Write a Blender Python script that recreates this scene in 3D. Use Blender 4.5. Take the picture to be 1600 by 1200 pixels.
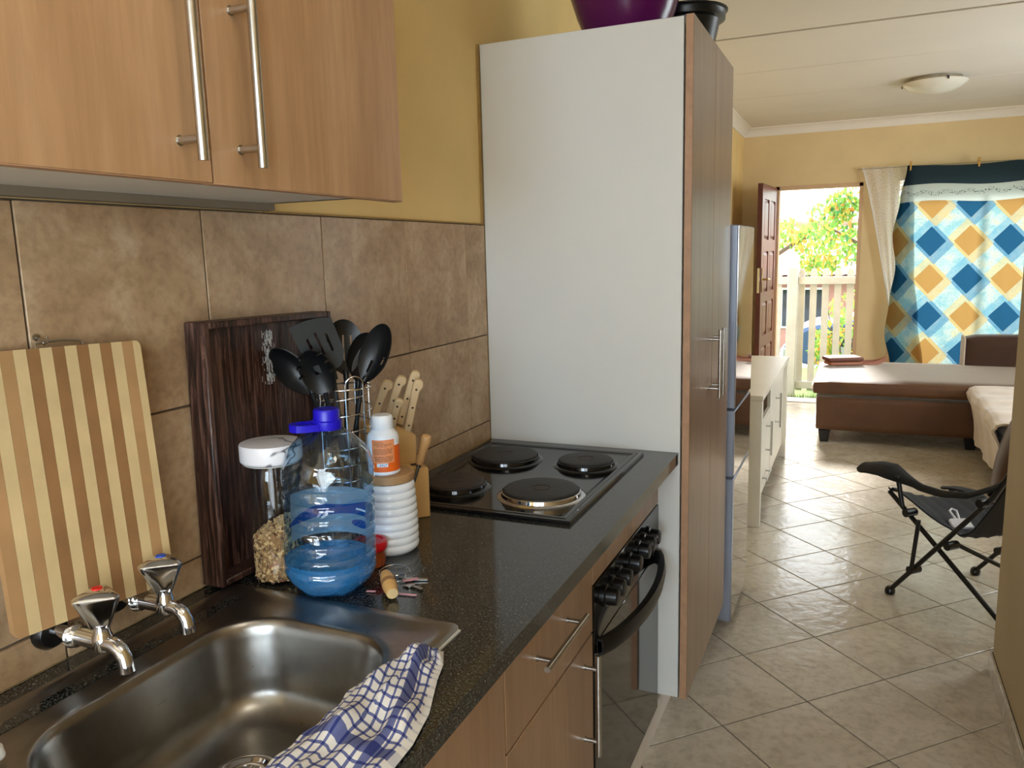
import bpy, bmesh, math, random
from mathutils import Vector, Matrix, Euler
random.seed(7)
PI = math.pi
SC = bpy.context.scene
COL = SC.collection
for o in list(bpy.data.objects):
    bpy.data.objects.remove(o)

# ------------------------------------------------------------------ camera
cam_data = bpy.data.cameras.new('camera')
cam = bpy.data.objects.new('camera', cam_data)
COL.objects.link(cam)
_r = Vector((0.91658, 0.39908, -0.02497)); _u = Vector((-0.04203, 0.15824, 0.98651)); _f = Vector((-0.39765, 0.90316, -0.16181))
cam.matrix_world = Matrix(((_r.x, _u.x, -_f.x, 1.0511), (_r.y, _u.y, -_f.y, -2.1973), (_r.z, _u.z, -_f.z, 1.4706), (0, 0, 0, 1)))
cam_data.sensor_width = 36.0
cam_data.lens = 1234.41 / 1600 * 36.0
cam_data.clip_start = 0.02
SC.camera = cam

# ------------------------------------------------------------------ world, sun, daylight, added fills, exposure
world = bpy.data.worlds.new('world'); SC.world = world
world.use_nodes = True
_bg = world.node_tree.nodes['Background']
_bg.inputs['Color'].default_value = (0.90, 0.96, 1.0, 1)
_bg.inputs['Strength'].default_value = 3.8

def sun_lamp():
    d = bpy.data.lights.new('sun', 'SUN'); d.energy = 9.0; d.angle = math.radians(12); d.color = (1, 0.97, 0.92)
    o = bpy.data.objects.new('sun', d); COL.objects.link(o)
    o.rotation_euler = Vector((0.10, -0.82, -0.56)).to_track_quat('-Z', 'Y').to_euler()
sun_lamp()

XK_LAMP = 1.50
def area(name, loc, direction, sx, sy, energy, color):
    d = bpy.data.lights.new(name, 'AREA'); d.shape = 'RECTANGLE'; d.size = sx; d.size_y = sy; d.energy = energy; d.color = color
    o = bpy.data.objects.new(name, d); COL.objects.link(o)
    o.location = loc; o.rotation_euler = Vector(direction).to_track_quat('-Z', 'Z').to_euler()
    return o
area('kitchen_window_daylight', (0.95, -4.57, 1.55), (0, 1, -0.30), 1.0, 1.1, 40, (0.68, 0.84, 1.0))
area('kitchen_side_fill', (XK_LAMP, -3.55, 1.25), (-1, 0.75, -0.12), 1.5, 1.6, 27, (0.78, 0.89, 1.0))  # added side fill to brighten the left wall, no door here
area('living_side_fill', (3.55, 2.9, 1.5), (-1, 0, -0.42), 1.8, 1.4, 46, (0.84, 0.92, 1.0))  # added fill from the unseen side wall, brightens the living room
area('front_door_daylight', (0.68, 5.90, 1.02), (0, -1, -0.1), 0.7, 1.9, 16, (1.0, 0.99, 0.96)).data.cycles.is_portal = True
SC.view_settings.view_transform = 'Standard'
SC.view_settings.look = 'None'
SC.view_settings.gamma = 1.0
SC.view_settings.use_curve_mapping = False
SC.view_settings.exposure = 0.2

# ------------------------------------------------------------------ materials
MATS = {}
def srgb(r, g, b):
    def c(v):
        v /= 255.0
        return v / 12.92 if v <= 0.04045 else ((v + 0.055) / 1.055) ** 2.4
    return (c(r), c(g), c(b), 1)

class NT:
    def __init__(s, name):
        s.m = bpy.data.materials.new(name); s.m.use_nodes = True
        s.t = s.m.node_tree; s.b = s.t.nodes['Principled BSDF']; s.out = s.t.nodes['Material Output']
    def n(s, kind, **kw):
        x = s.t.nodes.new(kind)
        for k, v in kw.items():
            if hasattr(x, k): setattr(x, k, v)
            else: x.inputs[k].default_value = v
        return x
    def l(s, a, b): s.t.links.new(a, b)
    def coords(s, kind='Object', scale=(1, 1, 1), rot=(0, 0, 0)):
        tc = s.n('ShaderNodeTexCoord'); mp = s.n('ShaderNodeMapping')
        mp.inputs['Scale'].default_value = scale; mp.inputs['Rotation'].default_value = rot
        s.l(tc.outputs[kind], mp.inputs['Vector']); return mp.outputs['Vector']
    def noise(s, vec, scale, detail=4, rough=0.55, dist=0.0):
        x = s.n('ShaderNodeTexNoise'); x.inputs['Scale'].default_value = scale; x.inputs['Detail'].default_value = detail
        x.inputs['Roughness'].default_value = rough; x.inputs['Distortion'].default_value = dist
        s.l(vec, x.inputs['Vector']); return x.outputs['Fac']
    def ramp(s, fac, stops, interp='LINEAR'):
        x = s.n('ShaderNodeValToRGB'); x.color_ramp.interpolation = interp
        e = x.color_ramp.elements
        while len(e) < len(stops): e.new(0.5)
        for i, (p, c) in enumerate(stops): e[i].position = p; e[i].color = c
        s.l(fac, x.inputs['Fac']); return x.outputs['Color']
    def mix(s, fac, a, b, blend='MIX'):
        x = s.n('ShaderNodeMix', data_type='RGBA', blend_type=blend)
        for sock, v in ((x.inputs[0], fac), (x.inputs[6], a), (x.inputs[7], b)):
            if hasattr(v, 'links') or hasattr(v, 'is_linked'): s.l(v, sock)
            else: sock.default_value = v
        return x.outputs[2]
    def math(s, op, a, b=None, c=None):
        x = s.n('ShaderNodeMath', operation=op)
        for i, v in enumerate((a, b, c)):
            if v is None: continue
            if hasattr(v, 'is_linked'): s.l(v, x.inputs[i])
            else: x.inputs[i].default_value = v
        return x.outputs[0]
    def bump(s, h, strength=0.2, dist=0.01):
        x = s.n('ShaderNodeBump'); x.inputs['Strength'].default_value = strength; x.inputs['Distance'].default_value = dist
        s.l(h, x.inputs['Height']); s.l(x.outputs['Normal'], s.b.inputs['Normal'])
    def col(s, c):
        if hasattr(c, 'is_linked'): s.l(c, s.b.inputs['Base Color'])
        else: s.b.inputs['Base Color'].default_value = c
    def set(s, **kw):
        for k, v in kw.items(): s.b.inputs[k.replace('_', ' ')].default_value = v
        return s

def plain(name, c, rough=0.5, metal=0.0, var=0.06, vscale=8, bump=0.0, bscale=60, **kw):
    t = NT(name); v = t.coords()
    f = t.noise(v, vscale, 3)
    lo = tuple(x * (1 - var) for x in c[:3]) + (1,); hi = tuple(min(1, x * (1 + var)) for x in c[:3]) + (1,)
    t.col(t.ramp(f, [(0.3, lo), (0.7, hi)]))
    t.set(Roughness=rough, Metallic=metal)
    for k, x in kw.items(): t.b.inputs[k.replace('_', ' ')].default_value = x
    if bump: t.bump(t.noise(v, bscale, 4), bump)
    MATS[name] = t.m; return t.m

def wood(name, c1, c2, c3, scale=(9, 9, 0.7), rough=0.42, fine=5.0, coat=0.0, bump=0.05, ring=1.0):
    t = NT(name); v = t.coords(scale=scale)
    f1 = t.noise(v, 1.6 * ring, 5, 0.6, 0.7)
    v2 = t.coords(scale=tuple(x * fine for x in scale))
    f2 = t.noise(v2, 2.2, 4, 0.65)
    base = t.ramp(f1, [(0.28, c1), (0.5, c2), (0.72, c3)])
    fine_c = t.ramp(f2, [(0.35, (0.88, 0.86, 0.84, 1)), (0.6, (1, 1, 1, 1))])
    t.col(t.mix(1.0, base, fine_c, 'MULTIPLY'))
    t.set(Roughness=rough); t.b.inputs['Coat Weight'].default_value = coat; t.b.inputs['Coat Roughness'].default_value = 0.25
    if bump: t.bump(f2, bump, 0.002)
    MATS[name] = t.m; return t.m

M = MATS
plain('yellow_paint', srgb(240, 208, 140), 0.75, var=0.05, vscale=3, bump=0.06, bscale=120)
plain('peach_paint', srgb(228, 202, 152), 0.75, var=0.05, vscale=3, bump=0.06, bscale=120)
plain('yellow_paint_shaded', srgb(188, 168, 130), 0.75, var=0.06, vscale=3, bump=0.12, bscale=90)  # the yellow wall paint with shade put into the colour
plain('ceiling_paint', srgb(226, 219, 208), 0.8, var=0.02, vscale=2)
plain('ceiling_strip', srgb(128, 116, 98), 0.7)
plain('cornice_paint', srgb(240, 232, 218), 0.7, var=0.02)
plain('grout', srgb(88, 74, 60), 0.9, var=0.15, vscale=40)
plain('floor_grout', srgb(70, 58, 46), 0.9, var=0.2, vscale=30)
plain('white_melamine', srgb(220, 220, 216), 0.38, var=0.015, vscale=5)
plain('grey_melamine', srgb(205, 205, 200), 0.45, var=0.03, vscale=5)
plain('kickboard', srgb(226, 216, 202), 0.5, var=0.04)
plain('dark_gap', srgb(20, 16, 13), 0.9)
plain('edge_band', srgb(176, 136, 104), 0.5, var=0.12, vscale=30)
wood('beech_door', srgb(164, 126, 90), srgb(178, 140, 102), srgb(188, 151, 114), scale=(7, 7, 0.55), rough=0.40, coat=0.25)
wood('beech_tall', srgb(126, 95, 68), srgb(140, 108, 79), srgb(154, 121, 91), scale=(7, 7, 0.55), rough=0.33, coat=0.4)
wood('beech_low_shaded', srgb(146, 112, 80), srgb(160, 125, 92), srgb(172, 137, 103), scale=(7, 7, 0.55), rough=0.36, coat=0.3)  # beech_door darkened, shade on the low fronts put into the tone
plain('brushed_steel', srgb(190, 188, 182), 0.26, 1.0, var=0.06, vscale=60)
plain('chrome', srgb(214, 214, 216), 0.08, 1.0, var=0.01)
plain('black_enamel', srgb(10, 10, 11), 0.09, var=0.2)
plain('black_glass', srgb(16, 14, 12), 0.06, var=0.1)
plain('black_plastic', srgb(9, 9, 10), 0.32, var=0.1)
plain('utensil_nylon', srgb(12, 13, 14), 0.40, var=0.15, vscale=20)
plain('turner_nylon', srgb(34, 38, 38), 0.5, var=0.1, vscale=20)
plain('cast_iron', srgb(30, 27, 25), 0.55, var=0.35, vscale=18, bump=0.1, bscale=80)
plain('cast_iron_brown', srgb(52, 40, 34), 0.6, var=0.3, vscale=25)
plain('purple_plastic', srgb(84, 6, 74), 0.22, var=0.05)
plain('bowl_black', srgb(14, 15, 14), 0.35, var=0.1)
plain('bamboo_light', srgb(208, 182, 134), 0.5, var=0.09, vscale=14)
plain('bamboo_dark', srgb(148, 108, 68), 0.5, var=0.14, vscale=12)
plain('bamboo_mid', srgb(174, 134, 90), 0.5, var=0.12, vscale=12)
plain('ceramic_white', srgb(236, 238, 240), 0.18, var=0.01)
plain('pill_white', srgb(238, 240, 244), 0.35, var=0.01)
plain('pill_orange', srgb(240, 104, 24), 0.45, var=0.03)
plain('pill_peach', srgb(236, 150, 96), 0.5, var=0.03)
plain('print_brown', srgb(168, 88, 50), 0.6, var=0.03)
plain('print_blue', srgb(30, 60, 150), 0.6, var=0.02)
plain('paper_white', srgb(240, 240, 240), 0.6, var=0.02)
plain('cap_blue', srgb(26, 14, 190), 0.35, var=0.04)
plain('red_plastic', srgb(206, 18, 26), 0.3, var=0.05)
plain('amber_jar', srgb(150, 70, 30), 0.25, var=0.15)
plain('hot_red', srgb(220, 30, 20), 0.4)
plain('cold_blue', srgb(30, 80, 190), 0.4)
plain('pale_wood_handle', srgb(214, 186, 144), 0.5, var=0.09, vscale=18)
plain('block_wood', srgb(208, 164, 100), 0.45, var=0.1, vscale=9)
plain('handle_wood_round', srgb(204, 158, 104), 0.45, var=0.1, vscale=16)
plain('rivet_dark', srgb(50, 36, 28), 0.5)
plain('pink_tag', srgb(206, 150, 160), 0.5)
plain('oats', srgb(214, 180, 130), 0.9, var=0.12, vscale=60)
plain('oat_core', srgb(150, 112, 70), 0.9, var=0.3, vscale=200)
plain('oat_dark', srgb(92, 66, 52), 0.9)
plain('oat_pink', srgb(190, 110, 90), 0.9)
plain('fridge_grey', srgb(150, 156, 170), 0.35, 0.3, var=0.03)
plain('fridge_mirror', srgb(205, 205, 205), 0.035, 1.0, var=0.005)
plain('console_white', srgb(228, 222, 206), 0.34, var=0.03, vscale=6)
plain('console_niche', srgb(166, 140, 110), 0.5)
plain('sofa_brown', srgb(82, 48, 15), 0.6, var=0.14, vscale=7, bump=0.12, bscale=40, Sheen_Weight=1.0, Sheen_Roughness=0.30, Sheen_Tint=srgb(250, 240, 225))
plain('sofa_arm_brown', srgb(66, 38, 18), 0.8, var=0.12, vscale=7, Sheen_Weight=0.3)
plain('sofa_pale', srgb(206, 188, 168), 0.8, var=0.1, vscale=9, bump=0.2, bscale=16, Sheen_Weight=0.4)
plain('sofa_leg', srgb(16, 13, 12), 0.5)
plain('bag_brown', srgb(120, 74, 60), 0.6, var=0.1)
plain('bag_strap', srgb(184, 122, 96), 0.6, var=0.1)
plain('chair_fabric', srgb(9, 10, 11), 0.85, var=0.2, vscale=20, bump=0.2, bscale=50)
plain('chair_tube', srgb(44, 42, 40), 0.35, 0.6, var=0.1)
plain('paddle_white', srgb(226, 226, 228), 0.4)
plain('door_wood', srgb(126, 66, 48), 0.33, var=0.2, vscale=9)
plain('door_edge', srgb(84, 36, 28), 0.5, var=0.15)
plain('door_trim', srgb(212, 176, 136), 0.6, var=0.04)
plain('brass', srgb(176, 150, 100), 0.3, 1.0)
plain('lamp_glass', srgb(222, 216, 200), 0.3, var=0.05, vscale=14)
plain('lamp_metal', srgb(170, 160, 140), 0.35, 0.8)
plain('fence_white', srgb(184, 180, 174), 0.75, var=0.1, vscale=6, bump=0.2, bscale=25)
plain('concrete_out', srgb(206, 200, 190), 0.85, var=0.08, vscale=4)
plain('grass_ground', srgb(104, 128, 60), 0.95, var=0.35, vscale=9)
plain('grass_blade', srgb(112, 132, 70), 0.8, var=0.3, vscale=6)
plain('house_wall', srgb(178, 132, 120), 0.85, var=0.1)
plain('roof_tile', srgb(208, 140, 124), 0.8, var=0.15, vscale=3)
plain('bark', srgb(104, 88, 74), 0.9, var=0.2, vscale=10)
plain('car_blue', srgb(62, 84, 116), 0.25, 0.3, var=0.05)
plain('car_glass', srgb(30, 38, 46), 0.06)
plain('car_tyre', srgb(20, 20, 20), 0.8)
plain('car_silver', srgb(170, 174, 178), 0.3, 0.8)
plain('towel_white', srgb(224, 220, 212), 0.9)
plain('peg_wood', srgb(206, 160, 70), 0.6)
plain('cloth_white', srgb(232, 232, 230), 0.9)
plain('rubber', srgb(12, 12, 12), 0.6)
plain('caulk', srgb(160, 128, 72), 0.7, var=0.15, vscale=40)

def leaf_mat(name, c, trans=0.5):
    t = NT(name); oi = t.n('ShaderNodeTexCoord')
    f = t.noise(oi.outputs['Object'], 6, 2)
    lo = tuple(x * 0.8 for x in c[:3]) + (1,); hi = tuple(min(1, x * 1.2) for x in c[:3]) + (1,)
    cc = t.ramp(f, [(0.3, lo), (0.7, hi)])
    d = t.n('ShaderNodeBsdfDiffuse'); tr = t.n('ShaderNodeBsdfTranslucent'); mx = t.n('ShaderNodeMixShader')
    t.l(cc, d.inputs['Color']); t.l(cc, tr.inputs['Color']); mx.inputs[0].default_value = trans
    t.l(d.outputs[0], mx.inputs[1]); t.l(tr.outputs[0], mx.inputs[2]); t.l(mx.outputs[0], t.out.inputs['Surface'])
    M[name] = t.m
leaf_mat('leaf_green', srgb(136, 182, 92)); leaf_mat('leaf_yellow', srgb(212, 192, 98)); leaf_mat('leaf_orange', srgb(222, 164, 96)); leaf_mat('leaf_deep', srgb(92, 148, 96))

def stone_tile(name, cols, scale, rough, bump, bscale, per_tile=0.1, coat=0.0, bdist=0.004):
    t = NT(name); tc = t.n('ShaderNodeTexCoord'); oi = t.n('ShaderNodeObjectInfo')
    off = t.n('ShaderNodeVectorMath', operation='ADD'); sc = t.n('ShaderNodeVectorMath', operation='SCALE')
    cmb = t.n('ShaderNodeCombineXYZ'); t.l(oi.outputs['Random'], cmb.inputs[0]); t.l(oi.outputs['Random'], cmb.inputs[1]); t.l(oi.outputs['Random'], cmb.inputs[2])
    t.l(cmb.outputs[0], sc.inputs[0]); sc.inputs['Scale'].default_value = 37.0
    t.l(tc.outputs['Object'], off.inputs[0]); t.l(sc.outputs[0], off.inputs[1]); v = off.outputs[0]
    f = t.noise(v, scale, 8, 0.66, 0.4); f2 = t.noise(v, scale * 9, 4, 0.6)
    base = t.ramp(f, [(0.30, cols[0]), (0.5, cols[1]), (0.68, cols[2])])
    sp = t.ramp(f2, [(0.30, (0.80, 0.78, 0.76, 1)), (0.55, (1, 1, 1, 1))])
    c = t.mix(1.0, base, sp, 'MULTIPLY')
    val = t.math('MULTIPLY_ADD', oi.outputs['Random'], per_tile, 1 - per_tile / 2)
    hv = t.n('ShaderNodeHueSaturation'); t.l(val, hv.inputs['Value']); t.l(c, hv.inputs['Color'])
    t.col(hv.outputs['Color']); t.set(Roughness=rough); t.b.inputs['Coat Weight'].default_value = coat
    t.bump(t.noise(v, bscale, 3, 0.5, 0.6), bump, bdist)
    M[name] = t.m
stone_tile('wall_tile', (srgb(156, 125, 91), srgb(184, 153, 117), srgb(206, 180, 147)), 7, 0.42, 0.12, 14)
stone_tile('floor_tile', (srgb(182, 169, 150), srgb(198, 186, 167), srgb(210, 200, 184)), 4, 0.20, 0.35, 16, 0.05, bdist=0.006)
M['floor_tile'].node_tree.nodes['Principled BSDF'].inputs['IOR'].default_value = 1.8

def granite():
    t = NT('granite'); v = t.coords()
    a = t.noise(v, 310, 3, 0.75); b = t.noise(v, 120, 3, 0.7)
    c1 = t.ramp(a, [(0.45, srgb(13, 13, 13)), (0.54, srgb(50, 50, 47)), (0.63, srgb(112, 114, 108))])
    c2 = t.ramp(b, [(0.35, (0.45, 0.45, 0.45, 1)), (0.65, (1, 1, 1, 1))])
    t.col(t.mix(1.0, c1, c2, 'MULTIPLY')); t.set(Roughness=0.10); t.b.inputs['IOR'].default_value = 1.62
    M['granite'] = t.m
granite()

def sink_steel():
    t = NT('sink_steel'); v = t.coords(scale=(120, 4, 120)); f = t.noise(v, 1.0, 4, 0.6)
    v2 = t.coords(); g = t.noise(v2, 9, 4, 0.6)
    t.col(t.ramp(g, [(0.3, srgb(132, 129, 124)), (0.7, srgb(164, 161, 156))]))
    r = t.math('MULTIPLY_ADD', f, 0.12, 0.24); t.l(r, t.b.inputs['Roughness'])
    t.set(Metallic=1.0)
    M['sink_steel'] = t.m
sink_steel()

def dark_tray():
    t = NT('dark_wood'); v = t.coords(scale=(64, 64, 3.6)); f = t.noise(v, 1.3, 7, 0.75, 1.6)
    v2 = t.coords(scale=(190, 190, 8)); g = t.noise(v2, 2, 4, 0.6)
    a = t.ramp(f, [(0.38, srgb(16, 8, 6)), (0.5, srgb(60, 34, 26)), (0.62, srgb(118, 86, 72))])
    b = t.ramp(g, [(0.35, (0.5, 0.46, 0.44, 1)), (0.62, (1, 1, 1, 1))])
    t.col(t.mix(1.0, a, b, 'MULTIPLY')); t.set(Roughness=0.42); t.bump(g, 0.25, 0.002)
    M['dark_wood'] = t.m
dark_tray()

def marble():
    t = NT('marble_lid'); v = t.coords(); w = t.noise(v, 9, 3, 0.55, 0.8)
    d = t.math('ABSOLUTE', t.math('SUBTRACT', w, 0.5))
    t.col(t.ramp(d, [(0.0, srgb(70, 70, 78)), (0.006, srgb(150, 150, 156)), (0.014, srgb(232, 230, 234))])); t.set(Roughness=0.3)
    M['marble_lid'] = t.m
marble()

def clear_film(name, tint, gloss_tint=(1, 1, 1, 1), bump=0.0, bscale=30, rough=0.03, ior=1.5, extra=0.0):
    """thin clear wall: what lies behind shows through, tinted, with a fresnel reflection on top"""
    t = NT(name)
    tr = t.n('ShaderNodeBsdfTransparent'); tr.inputs['Color'].default_value = tint
    gl = t.n('ShaderNodeBsdfGlossy'); gl.inputs['Roughness'].default_value = rough; gl.inputs['Color'].default_value = gloss_tint
    fr = t.n('ShaderNodeLayerWeight'); fr.inputs['Blend'].default_value = 0.5
    if bump:
        bp = t.n('ShaderNodeBump'); bp.inputs['Strength'].default_value = bump; bp.inputs['Distance'].default_value = 0.02
        t.l(t.noise(t.coords(), bscale, 2, 0.5, 1.0), bp.inputs['Height'])
        t.l(bp.outputs['Normal'], gl.inputs['Normal']); t.l(bp.outputs['Normal'], fr.inputs['Normal'])
    mx = t.n('ShaderNodeMixShader'); t.l(t.math('MULTIPLY_ADD', t.math('POWER', fr.outputs['Facing'], 5.0), 0.9, 0.04 + extra), mx.inputs[0])
    t.l(tr.outputs[0], mx.inputs[1]); t.l(gl.outputs[0], mx.inputs[2]); t.l(mx.outputs[0], t.out.inputs['Surface'])
    M[name] = t.m
clear_film('bottle_plastic', (0.64, 0.82, 0.96, 1), bump=0.5, bscale=15, extra=0.06)
clear_film('jar_glass', (0.93, 0.95, 0.95, 1), extra=0.01)
clear_film('window_glass', (0.95, 0.97, 0.97, 1))
def hazy(name, tint, body, k):
    t = NT(name); tr = t.n('ShaderNodeBsdfTransparent'); tr.inputs['Color'].default_value = tint
    d = t.n('ShaderNodeBsdfDiffuse'); d.inputs['Color'].default_value = body; q = t.n('ShaderNodeBsdfTranslucent'); q.inputs['Color'].default_value = body
    m1 = t.n('ShaderNodeMixShader'); m1.inputs[0].default_value = 0.4; t.l(d.outputs[0], m1.inputs[1]); t.l(q.outputs[0], m1.inputs[2])
    m2 = t.n('ShaderNodeMixShader'); m2.inputs[0].default_value = k; t.l(tr.outputs[0], m2.inputs[1]); t.l(m1.outputs[0], m2.inputs[2]); t.l(m2.outputs[0], t.out.inputs['Surface']); M[name] = t.m
hazy('label_film_dark', (0.3, 0.55, 0.85, 1), srgb(20, 96, 170), 0.75)
hazy('label_film_pale', (0.75, 0.88, 0.97, 1), srgb(196, 226, 246), 0.50)
clear_film('key_clear', (0.8, 0.8, 0.82, 1))

def water():
    t = NT('water'); bp = t.n('ShaderNodeBump'); bp.inputs['Strength'].default_value = 0.35; bp.inputs['Distance'].default_value = 0.01; t.l(t.noise(t.coords(), 38, 2, 0.5, 0.8), bp.inputs['Height'])
    g = t.n('ShaderNodeBsdfRefraction'); t.l(bp.outputs['Normal'], g.inputs['Normal']); g.inputs['IOR'].default_value = 1.25; g.inputs['Roughness'].default_value = 0.0
    g.inputs['Color'].default_value = (0.66, 0.88, 1.0, 1)
    tr = t.n('ShaderNodeBsdfTransparent'); tr.inputs['Color'].default_value = (0.55, 0.82, 1.0, 1)
    gl = t.n('ShaderNodeBsdfGlossy'); gl.inputs['Roughness'].default_value = 0.02; t.l(bp.outputs['Normal'], gl.inputs['Normal'])
    fr = t.n('ShaderNodeLayerWeight'); fr.inputs['Blend'].default_value = 0.5
    m1 = t.n('ShaderNodeMixShader'); m1.inputs[0].default_value = 0.3
    t.l(g.outputs[0], m1.inputs[1]); t.l(tr.outputs[0], m1.inputs[2])
    m2 = t.n('ShaderNodeMixShader'); t.l(t.math('MULTIPLY_ADD', t.math('POWER', fr.outputs['Facing'], 5.0), 0.9, 0.03), m2.inputs[0]); t.l(gl.outputs[0], m2.inputs[2])
    df = t.n('ShaderNodeBsdfDiffuse'); df.inputs['Color'].default_value = (0.16, 0.58, 0.95, 1)
    m3 = t.n('ShaderNodeMixShader'); m3.inputs[0].default_value = 0.34; t.l(m1.outputs[0], m3.inputs[1]); t.l(df.outputs[0], m3.inputs[2]); t.l(m3.outputs[0], m2.inputs[1])
    t.l(m2.outputs[0], t.out.inputs['Surface']); M['water'] = t.m
water()

def lace():
    t = NT('lace'); v = t.coords('UV', scale=(60, 60, 60)); f = t.noise(v, 1.5, 2)
    d = t.n('ShaderNodeBsdfDiffuse'); d.inputs['Color'].default_value = (0.9, 0.87, 0.82, 1)
    tl = t.n('ShaderNodeBsdfTranslucent'); tl.inputs['Color'].default_value = (0.92, 0.88, 0.82, 1)
    tr = t.n('ShaderNodeBsdfTransparent')
    m1 = t.n('ShaderNodeMixShader'); m1.inputs[0].default_value = 0.5; t.l(d.outputs[0], m1.inputs[1]); t.l(tl.outputs[0], m1.inputs[2])
    m2 = t.n('ShaderNodeMixShader'); t.l(t.ramp(f, [(0.35, (0.10, 0.10, 0.10, 1)), (0.65, (0.38, 0.38, 0.38, 1))]), m2.inputs[0])
    t.l(m1.outputs[0], m2.inputs[1]); t.l(tr.outputs[0], m2.inputs[2]); t.l(m2.outputs[0], t.out.inputs['Surface']); M['lace'] = t.m
lace()

def uvxy(t):
    tc = t.n('ShaderNodeTexCoord'); sp = t.n('ShaderNodeSeparateXYZ'); t.l(tc.outputs['UV'], sp.inputs[0]); return sp.outputs[0], sp.outputs[1], tc.outputs['UV']

def blanket_mat():
    # UV in metres: u = distance along the hem, v = height; printed diamonds on a lattice
    t = NT('blanket_print'); u, v, uv = uvxy(t)
    mp = t.n('ShaderNodeMapping'); mp.inputs['Scale'].default_value = (1, 1, 1); t.l(uv, mp.inputs['Vector'])
    sp1 = t.noise(mp.outputs[0], 90, 3, 0.7); sp2 = t.noise(mp.outputs[0], 9, 3)
    du, dv = 0.29, 0.32
    def lattice(ou, ov):
        a = t.math('DIVIDE', t.math('SUBTRACT', u, 1.60 + ou), du); b = t.math('DIVIDE', t.math('SUBTRACT', v, 1.49 + ov), dv)
        ia = t.math('ROUND', a); ib = t.math('ROUND', b)
        d = t.math('ADD', t.math('ABSOLUTE', t.math('SUBTRACT', a, ia)), t.math('ABSOLUTE', t.math('SUBTRACT', b, ib)))
        par = t.math('FLOORED_MODULO', t.math('ADD', ia, ib), 2.0)
        return d, par
    d0, p0 = lattice(0, 0); d1, p1 = lattice(0.03, -0.03); d2, p2 = lattice(-0.02, 0.025)
    ground = t.ramp(sp2, [(0.38, srgb(132, 172, 180)), (0.55, srgb(170, 188, 184)), (0.7, srgb(182, 184, 156))])
    ground = t.mix(1.0, ground, t.ramp(sp1, [(0.34, (0.55, 0.62, 0.66, 1)), (0.48, (1, 1, 1, 1))]), 'MULTIPLY')
    def layer(base, d, par, lim, blue, tan, fac):
        c = t.mix(par, blue, tan)
        k = t.math('MULTIPLY', t.math('LESS_THAN', d, lim), fac)
        return t.mix(k, base, c)
    c = layer(ground, d2, p2, 0.52, srgb(94, 146, 172), srgb(186, 168, 108), 0.6)
    c = layer(c, d1, p1, 0.52, srgb(66, 118, 152), srgb(182, 156, 94), 0.65)
    c = layer(c, d0, p0, 0.40, srgb(32, 76, 108), srgb(160, 124, 72), 1.0)
    # white border with a running sprig, dark hem on top
    wav = t.math('MULTIPLY', t.math('SINE', t.math('MULTIPLY', u, 38.0)), 0.012)
    vd = t.math('ABSOLUTE', t.math('SUBTRACT', t.math('SUBTRACT', v, 1.90), wav))
    spr = t.math('MULTIPLY', t.math('LESS_THAN', vd, 0.016), t.math('GREATER_THAN', sp1, 0.56))
    border = t.mix(spr, srgb(190, 198, 194), srgb(56, 72, 78))
    wob = t.math('MULTIPLY', t.math('SINE', t.math('MULTIPLY', u, 7.0)), 0.012)
    c = t.mix(t.math('GREATER_THAN', t.math('ADD', v, wob), 1.825), c, border)
    c = t.mix(t.math('GREATER_THAN', t.math('ADD', v, wob), 1.965), c, srgb(48, 62, 72))
    d = t.n('ShaderNodeBsdfDiffuse'); tl = t.n('ShaderNodeBsdfTranslucent'); mx = t.n('ShaderNodeMixShader'); mx.inputs[0].default_value = 0.5
    t.l(c, d.inputs['Color']); t.l(c, tl.inputs['Color']); t.l(d.outputs[0], mx.inputs[1]); t.l(tl.outputs[0], mx.inputs[2]); t.l(mx.outputs[0], t.out.inputs['Surface'])
    M['blanket_print'] = t.m
blanket_mat()

def towel_mat():
    t = NT('check_towel'); u, v, uv = uvxy(t)
    def band(x, per, w, off=0.0):
        return t.math('LESS_THAN', t.math('FLOORED_MODULO', t.math('ADD', x, off), per), w)
    a = band(u, 0.0165, 0.0045); b = band(v, 0.0165, 0.0045)
    wide_u = t.math('MULTIPLY', t.math('GREATER_THAN', u, 0.040), t.math('LESS_THAN', u, 0.056))
    wide_v = t.math('MULTIPLY', t.math('GREATER_THAN', v, 0.262), t.math('LESS_THAN', v, 0.285))
    wv = t.math('MULTIPLY', t.math('GREATER_THAN', v, 0.010), t.math('LESS_THAN', v, 0.022))
    hem = t.math('GREATER_THAN', u, 0.012)
    a = t.math('MULTIPLY', t.math('MAXIMUM', a, wide_u), hem); b = t.math('MULTIPLY', t.math('MAXIMUM', b, t.math('MAXIMUM', wide_v, wv)), t.math('MULTIPLY_ADD', hem, 0.75, 0.25))
    n = t.math('MULTIPLY', t.math('ADD', a, b), 0.5)
    t.col(t.ramp(n, [(0.0, srgb(222, 220, 216)), (0.5, srgb(96, 104, 152)), (1.0, srgb(40, 52, 118))]))
    t.set(Roughness=0.9); t.bump(t.noise(uv, 900, 2), 0.3, 0.001); M['check_towel'] = t.m
towel_mat()

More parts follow.
